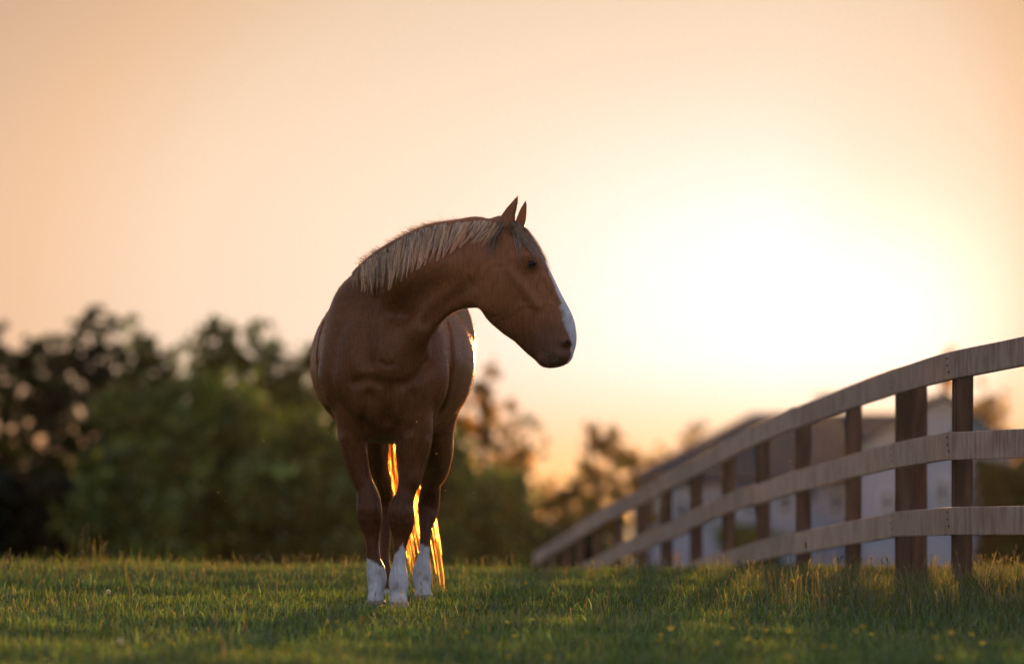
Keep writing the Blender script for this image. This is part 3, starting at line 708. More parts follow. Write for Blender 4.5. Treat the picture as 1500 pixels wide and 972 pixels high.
for n, yr, wid, sd in ((330000, (16.2, 34.5), .0042, 11), (70000, (15.2, 20), .0040, 12), (60000, (29, 33.5), .0040, 13)):
    V, F, x, y, h, r = blades(n, (-3.9, 3.9), yr, h_lawn, wid, sd)
    hue = .5+.5*patch(x, y, 1.7, 2); hue = np.clip(hue+r.normal(0, .25, len(x)), 0, 1)[:, None]
    c = np.array([.054, .126, .034])*(1-hue)+np.array([.140, .185, .056])*hue
    rt = np.clip((x-.7)/1.5, 0, 1)[:, None]*np.clip((y-20)/5, 0, 1)[:, None]; c = c*(1-rt)+c*np.array([.80, .62, .62])*rt  # unmown grass browner at right; its weaker sunlight is darkened into the colour too
    dry = r.uniform(size=len(x)) < (.05+.10*rt[:, 0]+.16*np.clip((h-.07)/.06, 0, 1)+.10*np.clip((y-27)/5, 0, 1)); c[dry] = np.array([.20, .16, .075])*r.uniform(.6, 1.2, (dry.sum(), 1))
    c *= np.exp(r.normal(0, .38, (len(x), 1)))
    Vs.append(V); Fs.append(F+base); Cs.append(np.repeat(c, 5, 0)); base += len(V)
me = npmesh('meadow_grass', np.concatenate(Vs), np.concatenate(Fs).ravel(), 3); setcol(me, 'grass', np.concatenate(Cs))
tag(link('meadow_grass', me, grassm), 'short green pasture grass covering the paddock in front of the fence', 'grass', kind='stuff')
# flowering grass stems with seed heads, thicker towards the fence and on the crest
def stems(n, seed, xr, yr, hr, dens):
    r = np.random.default_rng(seed); x = r.uniform(*xr, n); y = r.uniform(*yr, n); k = r.uniform(size=n) < dens(x, y); x, y = x[k], y[k]; n = len(x)
    h = r.uniform(*hr, n); z = ground_z(x, y); a = r.uniform(0, 6.28, n); ln = np.abs(r.normal(0, .14, n))
    B = np.stack([x, y, z], 1); D_ = np.stack([np.cos(a)*ln, np.sin(a)*ln, np.ones(n)], 1)
    f = r.uniform(0, 3.14, n); S = np.stack([np.cos(f), np.sin(f), 0*f], 1)
    hl = r.uniform(.012, .030, n)[:, None]; w = .0009; ww = r.uniform(.0022, .0042, n)[:, None]
    T = B+D_*h[:, None]; D2 = D_+np.stack([np.cos(a)*.25, np.sin(a)*.25, 0*a], 1)
    V = np.stack([B-S*w, B+S*w, T-S*w, T+S*w, T+D2*hl*.5-S*ww, T+D2*hl*.5+S*ww, T+D2*hl], 1).reshape(-1, 3)
    i = np.arange(n)*7; F = np.stack([i, i+1, i+3, i, i+3, i+2, i+2, i+3, i+5, i+2, i+5, i+4, i+4, i+5, i+6], 1)
    c = np.array([.15, .125, .06])*r.uniform(.5, 1.4, (n, 1))
    C = np.repeat(c[:, None], 7, 1); C[:, :2] = [.07, .09, .03]
    return V, F, C.reshape(-1, 3)
V1, F1, C1 = stems(8000, 21, (-3.6, 3.6), (20, 33.0), (.055, .115), lambda x, y: .12+.35*np.clip((y-27)/5, 0, 1)+.5*np.clip(x-.2, 0, 1)*np.clip((y-22)/6, 0, 1)*np.clip((31-y)/3, 0, 1))
V2, F2, C2 = stems(1500, 22, (1.1, 3.5), (22, 27.5), (.11, .20), lambda x, y: .5+0*x)
V3, F3, C3 = stems(45, 23, (-2.43, -2.2), (30.5, 32), (.10, .24), lambda x, y: 1+0*x)
me = npmesh('seeding_grass', np.concatenate([V1, V2, V3]), np.concatenate([F1, F2+len(V1), F3+len(V1)+len(V2)]).ravel(), 3)
setcol(me, 'grass', np.concatenate([C1, C2, C3]))
tag(link('seeding_grass', me, grassm), 'brown seeding grass stems standing above the lawn near the fence and crest', 'grass', kind='stuff')
# a few tall stalks that stand out on their own
seedm = leafy('dry_seed_head', col=(.20, .13, .06), trans=.4)
def stalk(px, pyb, D, hgt, lean, label, heads=1):
    x = PX(px, D); z = float(ground_z(x, D)); root = empty('grass_stalk', (x, D, z), label, 'grass stalk', 'tall grass stalks')
    pts = [(x+lean*hgt*t*t, D, z+hgt*t) for t in (0, .25, .5, .75, 1)]
    V_, F_ = tube(pts, [.0016, .0015, .0014, .0012, .001], 5); me = bpy.data.meshes.new('stem'); me.from_pydata([tuple(v) for v in V_], [], F_); link('stem', me, grassm_plain, root)
    for k in range(heads):
        t = 1-.13*k; c = (x+lean*hgt*t*t+.004*(-1)**k*(k > 0), D, z+hgt*t+.012)
        bm = bmesh.new(); bmesh.ops.create_uvsphere(bm, u_segments=7, v_segments=6, radius=1)
        for v in bm.verts: v.co = Vector((c[0]+v.co.x*.0042, c[1]+v.co.y*.0042, c[2]+v.co.z*.016+abs(v.co.x)*.003))
        link('seed_head', bm_mesh(bm), seedm, root)
grassm_plain = leafy('stalk_green', col=(.085, .10, .035), trans=.4)
for a in ((12, 0, 27.5, .20, .05, 'tall grass stalk with several seed heads at the far left edge', 4), (30, 0, 30.5, .125, -.1, 'shorter seed stalk just right of the leftmost tall stalk', 2),
          (62, 0, 31.2, .16, .1, 'single seed stalk left of the tall grass clump', 1), (118, 0, 31, .27, .06, 'left stalk of the two tallest in the clump before the dark trees', 3), (131, 0, 31, .29, -.03, 'tallest stalk of the clump before the dark trees', 3),
          (142, 0, 31.4, .17, .2, 'shorter leaning stalk on the right of the tall grass clump', 2), (376, 0, 30.5, .12, .1, 'pale-headed stalk on the crest left of the horse', 2), (443, 0, 29.5, .16, .0, 'thin stalk on the crest beside the horse\'s front legs', 1),
          (1186, 0, 24.5, .27, -.06, 'tallest thin stalk in front of the fence\'s lower rail', 1), (952, 0, 27.5, .10, -.25, 'bent seed stalk in front of the low end of the fence', 1), (1030, 0, 27.5, .10, .15, 'dark seed stalk right of the bent one before the fence', 1),
          (994, 0, 26, .10, .1, 'small dark-tipped stalk between the two bent stalks', 1), (1482, 0, 28, .22, .1, 'leaning stalk under the fence at the right edge', 2)):
    stalk(*a)
# buttercups
yel, _, _, yb = mat('yellow_petal'); yb.inputs['Base Color'].default_value = (.85, .55, .02, 1); yb.inputs['Roughness'].default_value = .4
bm = bmesh.new()
for k in range(5):
    a = k*2*math.pi/5; r_ = .0105
    v = [bm.verts.new(q) for q in ((0, 0, 0), (math.cos(a-.5)*r_*.7, math.sin(a-.5)*r_*.7, .0025), (math.cos(a-.25)*r_, math.sin(a-.25)*r_, .006), (math.cos(a+.25)*r_, math.sin(a+.25)*r_, .006), (math.cos(a+.5)*r_*.7, math.sin(a+.5)*r_*.7, .0025))]
    bm.faces.new(v)
r0 = bmesh.ops.create_uvsphere(bm, u_segments=6, v_segments=4, radius=.0025)
petal_me = bm_mesh(bm); petal_me.materials.append(yel)
V_, F_ = tube([(0, 0, -1), (.06, 0, -.5), (0, 0, 0)], [.0011, .001, .0009], 5); stem_me = bpy.data.meshes.new('stem'); stem_me.from_pydata([tuple(v) for v in V_], [], F_); stem_me.materials.append(grassm_plain)
fl_px = [(36, 822), (177, 836), (112, 825), (290, 827), (390, 843), (392, 841), (468, 873), (462, 873), (493, 911), (357, 955), (366, 950), (421, 953), (316, 966), (213, 946), (514, 883), (553, 893), (560, 888), (617, 889), (570, 945), (745, 963), (802, 963),
         (790, 835), (770, 855), (755, 932), (743, 912), (780, 908), (825, 852), (967, 930), (965, 938), (1050, 942), (983, 921), (1073, 921), (1095, 914), (1101, 920), (1096, 936), (1109, 942), (1123, 924), (1155, 925), (1254, 925), (1264, 919), (1277, 930),
         (1363, 915), (1370, 935), (1393, 928), (1423, 930), (1440, 943), (1206, 948), (1219, 947), (1375, 965), (1156, 962), (1072, 903), (1285, 862), (1230, 862), (628, 905), (683, 927), (700, 890)]
def ray_ground(px, py, up):
    # where the line of sight meets the ground raised by up
    for D in np.arange(16.3, 32, .05):
        if EYE+(740-py)*D/FPX <= float(ground_z(PX(px, D), D))+up: return D
    return 31.5
def ordinal(k): return {1: 'leftmost', 2: 'second', 3: 'third', 4: 'fourth', 5: 'fifth', 6: 'sixth', 7: 'seventh', 8: 'eighth', 9: 'ninth', 10: 'tenth'}.get(k, '%dth' % k)
def zone(px, py):
    if py < 865: return 'along the crest' if px > 640 else 'on the crest left of the horse'
    if px < 500: return 'in the grass left of the horse' if py < 930 else 'in the foreground left of the horse'
    if px < 660: return 'in the grass around the hooves'
    if px < 900: return 'in the grass right of the hooves'
    return 'in the upper grass below the fence' if py < 926 else 'in the foreground below the fence'
_z = {}
for q in sorted(fl_px): _z.setdefault(zone(*q), []).append(q)
def fl_label(q):
    zn = zone(*q); k = _z[zn].index(q)+1
    return ('leftmost yellow buttercup ' if k == 1 else 'yellow buttercup, %s from the left, ' % ordinal(k))+zn
for k, (px, py) in enumerate(fl_px):
    D = ray_ground(px, py, .062+.05*(px > 1150 and py < 930)); x = PX(px, D); z = PZ(py, D); g = float(ground_z(x, D))
    o = empty('buttercup', (x, D, g), fl_label((px, py)), 'flower', 'yellow buttercups in the grass')
    p_ = bpy.data.objects.new('petals', petal_me); COL.objects.link(p_); p_.parent = o; p_.location = (0, 0, z-g); p_.rotation_euler = (random.uniform(.1, .9), random.uniform(-.4, .4), random.uniform(0, 6)); s_ = random.uniform(.8, 1.25); p_.scale = (s_, s_, s_)
    q_ = bpy.data.objects.new('stem', stem_me); COL.objects.link(q_); q_.parent = o; q_.location = (0, 0, z-g); q_.scale = (max(z-g, .02),)*3 if False else (1, 1, max(z-g, .02)); q_.rotation_euler = (0, 0, random.uniform(0, 6))
# two dandelion clocks
clk = leafy('dandelion_down', col=(.75, .74, .72), trans=.4)
for px, py, lb in ((176, 939, 'white dandelion clock in the grass at the lower left'), (159, 866, 'small white dandelion clock near the crest at the left')):
    D = ray_ground(px, py, .06); x = PX(px, D); z = PZ(py, D); g = float(ground_z(x, D))
    o = empty('dandelion_clock', (x, D, g), lb, 'flower')
    n = 160; d = rng.normal(size=(n, 3)); d /= np.linalg.norm(d, axis=1)[:, None]; s = np.cross(d, rng.normal(size=(n, 3))); s /= np.linalg.norm(s, axis=1)[:, None]
    c = np.array([x, D, z]); V = np.stack([c+0*d, c+d*.011+s*.0022, c+d*.011-s*.0022], 1).reshape(-1, 3)
    link('seed_ball', npmesh('seed_ball', V, np.arange(len(V)), 3), clk, o)
    V_, F_ = tube([(x, D, g), (x, D, z)], [.0014, .0012], 5); me = bpy.data.meshes.new('stem'); me.from_pydata([tuple(v) for v in V_], [], F_); link('stem', me, grassm_plain, o)
# midges lit by the sun
mg = leafy('insect_wing', col=(.6, .42, .25), trans=.5)
bm = bmesh.new(); bmesh.ops.create_uvsphere(bm, u_segments=6, v_segments=4, radius=.0016)
for v in bm.verts: v.co.y *= 2.2
for s in (-1, 1):
    bm.faces.new([bm.verts.new(q) for q in ((0, 0, .001), (s*.004, .0015, .003), (s*.005, .004, .003), (s*.001, .003, .001))])
mid_x = sorted((532, 610, 481, 640, 319, 289, 386, 652, 694, 671, 614, 1246, 1199, 1157, 330))
def mid_label(px):
    g_ = [q for q in mid_x if (q < 450) == (px < 450) and (q > 900) == (px > 900)]; k = g_.index(px)+1
    w = 'before the left bushes' if px < 450 else 'before the fence' if px > 900 else 'around the horse'
    return ('leftmost tiny midge hovering ' if k == 1 else 'tiny midge, %s from the left of those hovering ' % ordinal(k))+w
mid_me = bm_mesh(bm); mid_me.materials.append(mg)
for px, py, D in ((532, 476, 23.2), (610, 618, 23.5), (481, 634, 23.6), (640, 664, 23.8), (319, 721, 26.5), (289, 734, 27), (386, 646, 22), (652, 718, 24), (694, 721, 25), (671, 746, 24.5), (614, 724, 24), (1246, 575, 23), (1199, 680, 24), (1157, 675, 25), (330, 733, 27.5)):
    o = bpy.data.objects.new('flying_insect', mid_me); COL.objects.link(o); o.location = P(px, py, D); o.rotation_euler = (random.uniform(-1, 1), random.uniform(-1, 1), random.uniform(0, 6)); s = random.uniform(.7, 1.3); o.scale = (s, s, s)
    tag(o, mid_label(px), 'insect', 'midges in the evening air') #, 'insect', 'midges in the evening air')

# ================================================================== fence
woodm, wn_, wl_, wb_ = mat('weathered_rail')
t_ = wn_.new('ShaderNodeTexCoord'); mp_ = wn_.new('ShaderNodeMapping'); mp_.inputs['Scale'].default_value = (1, 1, .22); wl_.new(t_.outputs['Object'], mp_.inputs[0])
a1 = wn_.new('ShaderNodeTexNoise'); a1.inputs['Scale'].default_value = 26; a1.inputs['Detail'].default_value = 6; wl_.new(mp_.outputs[0], a1.inputs['Vector'])
a2 = wn_.new('ShaderNodeTexNoise'); a2.inputs['Scale'].default_value = 5; a2.inputs['Detail'].default_value = 5; wl_.new(t_.outputs['Object'], a2.inputs['Vector'])
r1_ = wn_.new('ShaderNodeValToRGB'); r1_.color_ramp.elements[0].position = .38; r1_.color_ramp.elements[0].color = (.46, .32, .25, 1); r1_.color_ramp.elements[1].position = .60; r1_.color_ramp.elements[1].color = (.66, .50, .41, 1); wl_.new(a1.outputs[0], r1_.inputs[0])
r2_ = wn_.new('ShaderNodeValToRGB'); r2_.color_ramp.elements[0].position = .30; r2_.color_ramp.elements[0].color = (.78, .68, .62, 1); r2_.color_ramp.elements[1].position = .55; r2_.color_ramp.elements[1].color = (1, 1, 1, 1); wl_.new(a2.outputs[0], r2_.inputs[0])
mm_ = wn_.new('ShaderNodeMix'); mm_.data_type = 'RGBA'; mm_.blend_type = 'MULTIPLY'; mm_.inputs['Factor'].default_value = .9; wl_.new(r1_.outputs[0], mm_.inputs['A']); wl_.new(r2_.outputs[0], mm_.inputs['B']); oi_ = wn_.new('ShaderNodeObjectInfo'); or_ = wn_.new('ShaderNodeMapRange'); or_.inputs['To Min'].default_value = .80; or_.inputs['To Max'].default_value = 1.08; wl_.new(oi_.outputs['Random'], or_.inputs[0])
os_ = wn_.new('ShaderNodeVectorMath'); os_.operation = 'SCALE'; wl_.new(mm_.outputs['Result'], os_.inputs[0]); wl_.new(or_.outputs[0], os_.inputs['Scale']); wl_.new(os_.outputs[0], wb_.inputs['Base Color'])
wb_.inputs['Roughness'].default_value = .75
bb_ = wn_.new('ShaderNodeBump'); bb_.inputs['Strength'].default_value = .5; bb_.inputs['Distance'].default_value = .004; wl_.new(a1.outputs[0], bb_.inputs['Height']); wl_.new(bb_.outputs[0], wb_.inputs['Normal'])
postm = noise_mat('weathered_post', (.11, .06, .033), (.20, .115, .068), 14, .85, .4, (1, 1, .2))
# px, distance, centre heights of top / middle / bottom rail
FP = [(1640, 24.2, 1.199, .735, .385), (1409, 26.5, 1.110, .722, .372), (1324, 29.4, 1.085, .722, .362), (1250, 32.2, 1.062, .678, .304), (1177, 34.6, .985, .607, .230), (1118, 36.9, .915, .522, .160), (1067, 39.1, .820, .425, .068),
      (1020, 41.3, .715, .328, -.03), (977, 43.5, .612, .235, -.13), (940, 45.7, .515, .130, -.24), (905, 47.9, .41, .02, -.35), (875, 50.1, .30, -.09, -.47), (850, 52.3, .185, -.2, -.58), (828, 54.4, .07, -.32, -.7), (808, 56.5, -.05, -.43, -.81), (790, 58.6, -.16, -.55, -.93)]
fx0 = PX(FP[0][0], FP[0][1]); fence = empty('wooden_fence', (fx0, FP[0][1], float(ground_z(fx0, FP[0][1]))), 'three-rail weathered wooden paddock fence curving away downhill on the right', 'fence')
RC = [([700, 784, 872, 903, 939, 980, 1022, 1068, 1120, 1177, 1250, 1327, 1410, 1500, 1640], [860, 817, 763, 744, 725, 704.5, 682.5, 658.7, 632, 607.7, 579.5, 553, 530.5, 513, 486]),
      ([700, 872, 903, 939, 980, 1022, 1068, 1120, 1177, 1250, 1327, 1410, 1500, 1640], [925, 829, 811, 792.5, 776, 759, 737.6, 719, 700.6, 681, 661.5, 648, 645, 641]),
      ([700, 980, 1022, 1068, 1120, 1177, 1250, 1327, 1410, 1500, 1640], [985, 852, 836, 820, 804, 791, 777, 762, 760, 759, 758])]
pc = [Vector((PX(a[0], a[1]), a[1], 0)) for a in FP]
nrmv = []
for i in range(len(pc)):
    t = (pc[min(i+1, len(pc)-1)]-pc[max(i-1, 0)]).normalized(); nv_ = Vector((-t.y, t.x, 0)); nv_ = nv_ if nv_.x < 0 else -nv_; nrmv.append(nv_)
for i, a in enumerate(FP):
    g = min(float(ground_z(pc[i].x, pc[i].y)), a[4]-.35)-.25; top = PZ(float(np.interp(a[0], *RC[0])), a[1])+.035
    rz = math.atan2(nrmv[i].y, nrmv[i].x)
    bm = bmesh.new(); add_box(bm, (pc[i].x, pc[i].y, (g+top)/2), (.075, .082, top-g), rz, .005)
    tilt = random.uniform(-.008, .008)
    for v in bm.verts: v.co.x += tilt*(v.co.z-a[4])
    link('post', bm_mesh(bm), postm, fence)
ex_ = 2; bm = bmesh.new(); c = pc[ex_]+Vector((.098, .28, 0)); add_box(bm, (c.x, c.y, .36), (.072, .10, 1.40), .1, .005); link('post', bm_mesh(bm), postm, fence)   # doubled post at the bend
def rail(pts, hh=.065, th=.013):
    bm = bmesh.new(); rows = []
    for j, (p_, nn) in enumerate(pts):
        u_ = [(-th, -hh), (th, -hh), (th, hh), (-th, hh)]
        rows.append([bm.verts.new((p_.x+nn.x*a_, p_.y+nn.y*a_, p_.z+b_z+random.uniform(-.0015, .0015))) for a_, b_z in u_])
    for r0_, r1__ in zip(rows[:-1], rows[1:]):
        for k in range(4): bm.faces.new((r0_[k], r0_[(k+1) % 4], r1__[(k+1) % 4], r1__[k]))
    bm.faces.new(rows[0][::-1]); bm.faces.new(rows[-1])
    bmesh.ops.recalc_face_normals(bm, faces=bm.faces[:])
    es = [e for e in bm.edges if len(e.link_faces) == 2 and e.calc_face_angle() > .8]
    bmesh.ops.bevel(bm, geom=es, offset=.003, segments=1, affect='EDGES')
    link('rail', bm_mesh(bm), woodm, fence)
def rail_pt(i, lev):
    q = pc[i]+nrmv[i]*(.0375+.0150); px_ = 750+q.x/q.y*FPX
    return Vector((q.x, q.y, PZ(float(np.interp(px_, *RC[lev])), q.y)))
for lev, start in ((0, 0), (1, 1), (2, 2)):
    cuts = {0: [0, 4, 6, 8, 10, 12, 14, 15], 1: [0, 1, 3, 5, 7, 9, 11, 13, 15], 2: [0, 2, 4, 6, 8, 10, 12, 14, 15]}[lev]
    for a, b in zip(cuts[:-1], cuts[1:]):
        dz = random.uniform(-.013, .013); pts = []
        for i in range(a, b):
            p0, p1 = rail_pt(i, lev), rail_pt(i+1, lev); n0, n1 = nrmv[i], nrmv[i+1]
            for q in range(6):
                t = q/6; sag = 0
                pts.append((p0.lerp(p1, t)+Vector((0, 0, dz+sag)), n0.lerp(n1, t).normalized()))
        pts.append((rail_pt(b, lev)+Vector((0, 0, dz)), nrmv[b]))
        d0 = (pts[1][0]-pts[0][0]).normalized()*.009; d1 = (pts[-1][0]-pts[-2][0]).normalized()*.009
        pts[0] = (pts[0][0]+d0, pts[0][1]); pts[-1] = (pts[-1][0]-d1, pts[-1][1])
        rail(pts)
# nail heads where the near rails meet their posts
nailm, _, _, nb = mat('rusty_nail'); nb.inputs['Base Color'].default_value = (.05, .03, .022, 1); nb.inputs['Roughness'].default_value = .6; nb.inputs['Metallic'].default_value = .5
bm = bmesh.new(); bmesh.ops.create_cone(bm, cap_ends=True, segments=7, radius1=.0052, radius2=.0045, depth=.004); nail_me = bm_mesh(bm); nail_me.materials.append(nailm)
for i in range(1, 6):
    for lev in range(3):
        q = rail_pt(i, lev)
        for du, dv in ((-.018, .034), (.016, -.030), (-.012, .0)):
            t_v = Vector((-nrmv[i].y, nrmv[i].x, 0))
            o = bpy.data.objects.new('nail', nail_me); COL.objects.link(o); o.parent = fence; o.matrix_parent_inverse = fence.matrix_basis.inverted()
            o.location = q+nrmv[i]*.0145+t_v*du+Vector((0, 0, dv)); o.rotation_euler = nrmv[i].to_track_quat('Z', 'Y').to_euler()

# ================================================================== house
HG = -3.25
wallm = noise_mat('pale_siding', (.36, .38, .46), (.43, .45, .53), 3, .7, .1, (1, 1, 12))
roofm = noise_mat('slate_roof', (.055, .046, .052), (.085, .070, .076), 5, .8, .3)
trimm = noise_mat('white_trim', (.62, .62, .62), (.70, .70, .70), 3, .6, 0)
glassm, _, _, gb_ = mat('window_glass'); gb_.inputs['Base Color'].default_value = (.02, .022, .03, 1); gb_.inputs['Roughness'].default_value = .08
house = empty('house', (PX(1150, 200), 203, HG), 'grey house with dark hipped roof and a front gable beyond the fence', 'house')
def prism(name, V, F, m, parent):
    me = bpy.data.meshes.new(name); me.from_pydata([tuple(map(float, v)) for v in V], [], F)
    bm = bmesh.new(); bm.from_mesh(me); bmesh.ops.recalc_face_normals(bm, faces=bm.faces[:]); bm.to_mesh(me); bm.free()
    return link(name, me, m, parent)
def blockw(name, x0, x1, y0, y1, z0, z1, m, parent):
    bm = bmesh.new(); add_box(bm, ((x0+x1)/2, (y0+y1)/2, (z0+z1)/2), (x1-x0, y1-y0, z1-z0)); return link(name, bm_mesh(bm), m, parent)
D = 200.0
xl, xr_ = PX(932, D), PX(1500, D); ze = PZ(708, D)
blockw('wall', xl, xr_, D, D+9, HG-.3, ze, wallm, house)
e = .45; rz0, rz1 = PZ(604, D+4.5), 0
RV = [(xl-e, D-e, ze), (xr_+e, D-e, ze), (xr_+e, D+9+e, ze), (xl-e, D+9+e, ze), (PX(1102, D+4.5), D+4.5, rz0), (PX(1380, D+4.5), D+4.5, rz0)]
RV += [(v[0], v[1], v[2]+.16) for v in RV[:4]]
prism('roof', RV, [(6, 7, 5, 4), (7, 8, 5), (8, 9, 4, 5), (9, 6, 4), (0, 1, 7, 6), (1, 2, 8, 7), (2, 3, 9, 8), (3, 0, 6, 9), (3, 2, 1, 0)], roofm, house)
# cross gable on the right
G = 196.5; gx0, gx1, ga = PX(1262, G), PX(1478, G), PX(1386, G); gz = PZ(652, G); gt = PZ(582, G)
prism('gable_wall', [(gx0, G, HG-.3), (gx1, G, HG-.3), (gx1, G, gz), (ga, G, gt), (gx0, G, gz)] + [(x, D+2, z) for x, z in ((gx0, HG-.3), (gx1, HG-.3), (gx1, gz), (ga, gt), (gx0, gz))],
      [(0, 1, 2, 3, 4), (5, 9, 8, 7, 6), (0, 4, 9, 5), (1, 6, 7, 2), (2, 7, 8, 3), (3, 8, 9, 4), (0, 5, 6, 1)], wallm, house)
for s, xe in ((-1, gx0-.35), (1, gx1+.35)):
    ze2 = gz-.35*abs((gt-gz)/(ga-(gx0 if s < 0 else gx1)))
    A_, B_ = (xe, ze2), (ga, gt+.03)
    prism('gable_roof', [(A_[0], G-.35, A_[1]+.02), (B_[0], G-.35, B_[1]), (B_[0], D+5, B_[1]), (A_[0], D+5, A_[1]+.02)]+[(A_[0], G-.35, A_[1]+.2), (B_[0], G-.35, B_[1]+.2), (B_[0], D+5, B_[1]+.2), (A_[0], D+5, A_[1]+.2)],
          [(0, 1, 2, 3), (4, 7, 6, 5), (0, 4, 5, 1), (1, 5, 6, 2), (2, 6, 7, 3), (3, 7, 4, 0)], roofm, house)
def window(px, py, hw, hh, D):
    c = P(px, py, D); w, h = hw*D/FPX, hh*D/FPX
    bm = bmesh.new()
    for cx_, cz, sx_, sz in ((0, h+.05, w+.1, .05), (0, -h-.05, w+.1, .05), (-w-.05, 0, .05, h), (w+.05, 0, .05, h), (0, 0, w, .02)):
        add_box(bm, (c[0]+cx_, D-.04, c[2]+cz), (sx_*2, .10, sz*2))
    f = link('window', bm_mesh(bm), trimm, house)
    pn = blockw('pane', c[0]-w, c[0]+w, D-.03, D-.012, c[2]-h, c[2]+h, glassm, f)
for a in ((1150, 735, 7, 13, D), (1187, 722, 6, 13, D), (1381, 720, 6, 15, G), (1000, 748, 7, 14, D), (1040, 745, 7, 14, D), (1100, 738, 7, 14, D), (1225, 735, 6, 13, D), (1300, 735, 6, 13, G), (1440, 725, 6, 14, G), (960, 752, 5, 12, D)): window(*a)
blockw('door', PX(1068, D), PX(1082, D), D-.06, D-.01, HG, HG+2.1, trimm, house)

# ================================================================== trees
barkm = noise_mat('bark', (.05, .038, .028), (.10, .078, .058), 4, .9, .4, (1, 1, .3))
leafms = {'dark': leafy('leaf_shaded', 'leaf', trans=.4, tcol_gain=(1.5, 1.5, .4), gloss=.03), 'sun': leafy('leaf_sunlit', 'leaf', trans=.62, tcol_gain=(9.0, 4.6, .8), gloss=.03)}  # 'sun' copy has its orange backlit glow boosted into the translucent colour
def tree(px, ptop, hwpx, D, label, group=None, name='tree', cat='tree', kind='tree', n=9000, leaf=.14, col=(.035, .060, .018), density=.5, base=None, seed=0, crown0=.30, flat=1.0):
    r = np.random.default_rng(1000+seed+int(px)); x = PX(px, D); g = float(ground_z(x, D)); top = PZ(ptop, D); Rr = hwpx*D/FPX; Ht = top-g
    o = empty(name, (x, D, g), label, cat, group)
    V_, F_ = [], []
    def limb(pts, rads, nn=7):
        v, f = tube(pts, rads, nn); b = len(V_); V_.extend(v); F_.extend([tuple(q+b for q in ff) for ff in f])
    tops = []
    if kind == 'tree':
        sp = [(x, D, g-.2)]; cxx, cyy = x, D
        for k in range(1, 6):
            cxx += r.normal(0, .12); cyy += r.normal(0, .12); sp.append((cxx, cyy, g+Ht*.88*k/5))
        r0 = .028*Ht; limb(sp, [r0*(1-.15*k) for k in range(6)])
        nl = 14
        for k in range(nl):
            t = r.uniform(.25, .95); a = r.uniform(0, 6.28); ln = Rr*r.uniform(.6, 1.0)*(1.1-t*.45); i = int(t*5); b = Vector(sp[min(i, 4)]).lerp(Vector(sp[min(i+1, 5)]), t*5-i)
            e1 = b+Vector((math.cos(a)*ln*.5, math.sin(a)*ln*.5, ln*.30)); e2 = b+Vector((math.cos(a)*ln, math.sin(a)*ln, ln*.75)); e2.z = min(e2.z, top-.3-Ht*.16*r.uniform())
            limb([b, e1, e2], [r0*.35, r0*.2, r0*.06], 5); tops += [np.array(e1), np.array(e2), np.array(e1.lerp(e2, .5))]
    else:
        for k in range(5):
            a = r.uniform(0, 6.28); b = Vector((x, D, g-.1)); e2 = Vector((x+math.cos(a)*Rr*.6, D+math.sin(a)*Rr*.6, g+Ht*r.uniform(.5, .9)))
            limb([b, b.lerp(e2, .5)+Vector((0, 0, .2)), e2], [.07, .05, .02], 5); tops.append(np.array(e2))
    me = bpy.data.meshes.new('trunk'); me.from_pydata([tuple(v) for v in V_], [], F_); link('trunk', me, barkm, o)
    # crown: clumps of leaves round the limb ends and through the outer part of an uneven crown
    nc = int(220*density) if kind == 'bush' else int(7.5*density*Rr*Ht*(1-crown0)*(8.5 if px < 230 else 11 if px < 650 else 5.5))
    u = r.normal(size=(nc, 3)); u /= np.linalg.norm(u, axis=1)[:, None]; rad = r.uniform(.25, 1, nc)**.6 if kind == 'bush' else r.uniform(.1, 1, nc)**.38
    zc = g+Ht*(crown0+(1-crown0)*.5); hz = Ht*(1-crown0)*.5
    lump = 1+.22*np.sin(u[:, 0]*4+seed)*np.cos(u[:, 2]*5+seed*2)
    cl_ = np.stack([x+u[:, 0]*rad*Rr*lump, D+u[:, 1]*rad*Rr*lump*.8, zc+u[:, 2]*rad*hz*lump], 1)
    if len(tops): cl_ = np.concatenate([cl_, np.array(tops)[r.integers(0, len(tops), nc//3)]+r.normal(0, .25, (nc//3, 3))])
    cl_[:, 2] = np.where(cl_[:, 2] > top-.15, top-.15-r.uniform(0, .35, len(cl_)), cl_[:, 2])
    cs = r.uniform(.28, .75, len(cl_))*(Rr/2.6)**.5 if kind == 'bush' else r.uniform(.10, .23, len(cl_)); w = cs**2; ci = r.choice(len(cl_), n, p=w/w.sum())
    d = r.normal(size=(n, 3)); d /= np.linalg.norm(d, axis=1)[:, None]
    C = cl_[ci]+d*(cs[ci]*np.minimum(np.abs(r.normal(0, .75, n)), 1.9))[:, None]*np.array([1.15, 1.15, .85])
    C[:, 2] = np.maximum(C[:, 2], g+.02)
    a = r.normal(size=(n, 3)); a /= np.linalg.norm(a, axis=1)[:, None]; b = np.cross(a, r.normal(size=(n, 3))); b /= np.linalg.norm(b, axis=1)[:, None]
    s = (leaf*r.uniform(.6, 1.3, n))[:, None]
    V = np.stack([C-a*s, C+b*s*.55, C+a*s, C-b*s*.55], 1).reshape(-1, 3)
    cm_ = npmesh('crown', V, np.arange(len(V)), 4)
    tone = (np.exp(r.normal(-.05, .42, len(cl_)))[ci]*r.uniform(.75, 1.25, n))[:, None]
    warm = np.clip(r.normal(.25, .3, len(cl_)), 0, 1)[ci][:, None]
    cc = (np.array(col)*(1-warm)+np.array([col[0]*1.7, col[1]*1.15, col[2]])*warm)*tone
    setcol(cm_, 'leaf', np.repeat(cc, 4, 0))
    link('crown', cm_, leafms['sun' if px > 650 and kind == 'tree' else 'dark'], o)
    return o
GA = 'trees along the left side of the paddock'; GB = 'bushes in front of the left trees'; GC = 'trees between the horse and the house'
dk = (.022, .036, .012); gr_ = (.11, .15, .040)
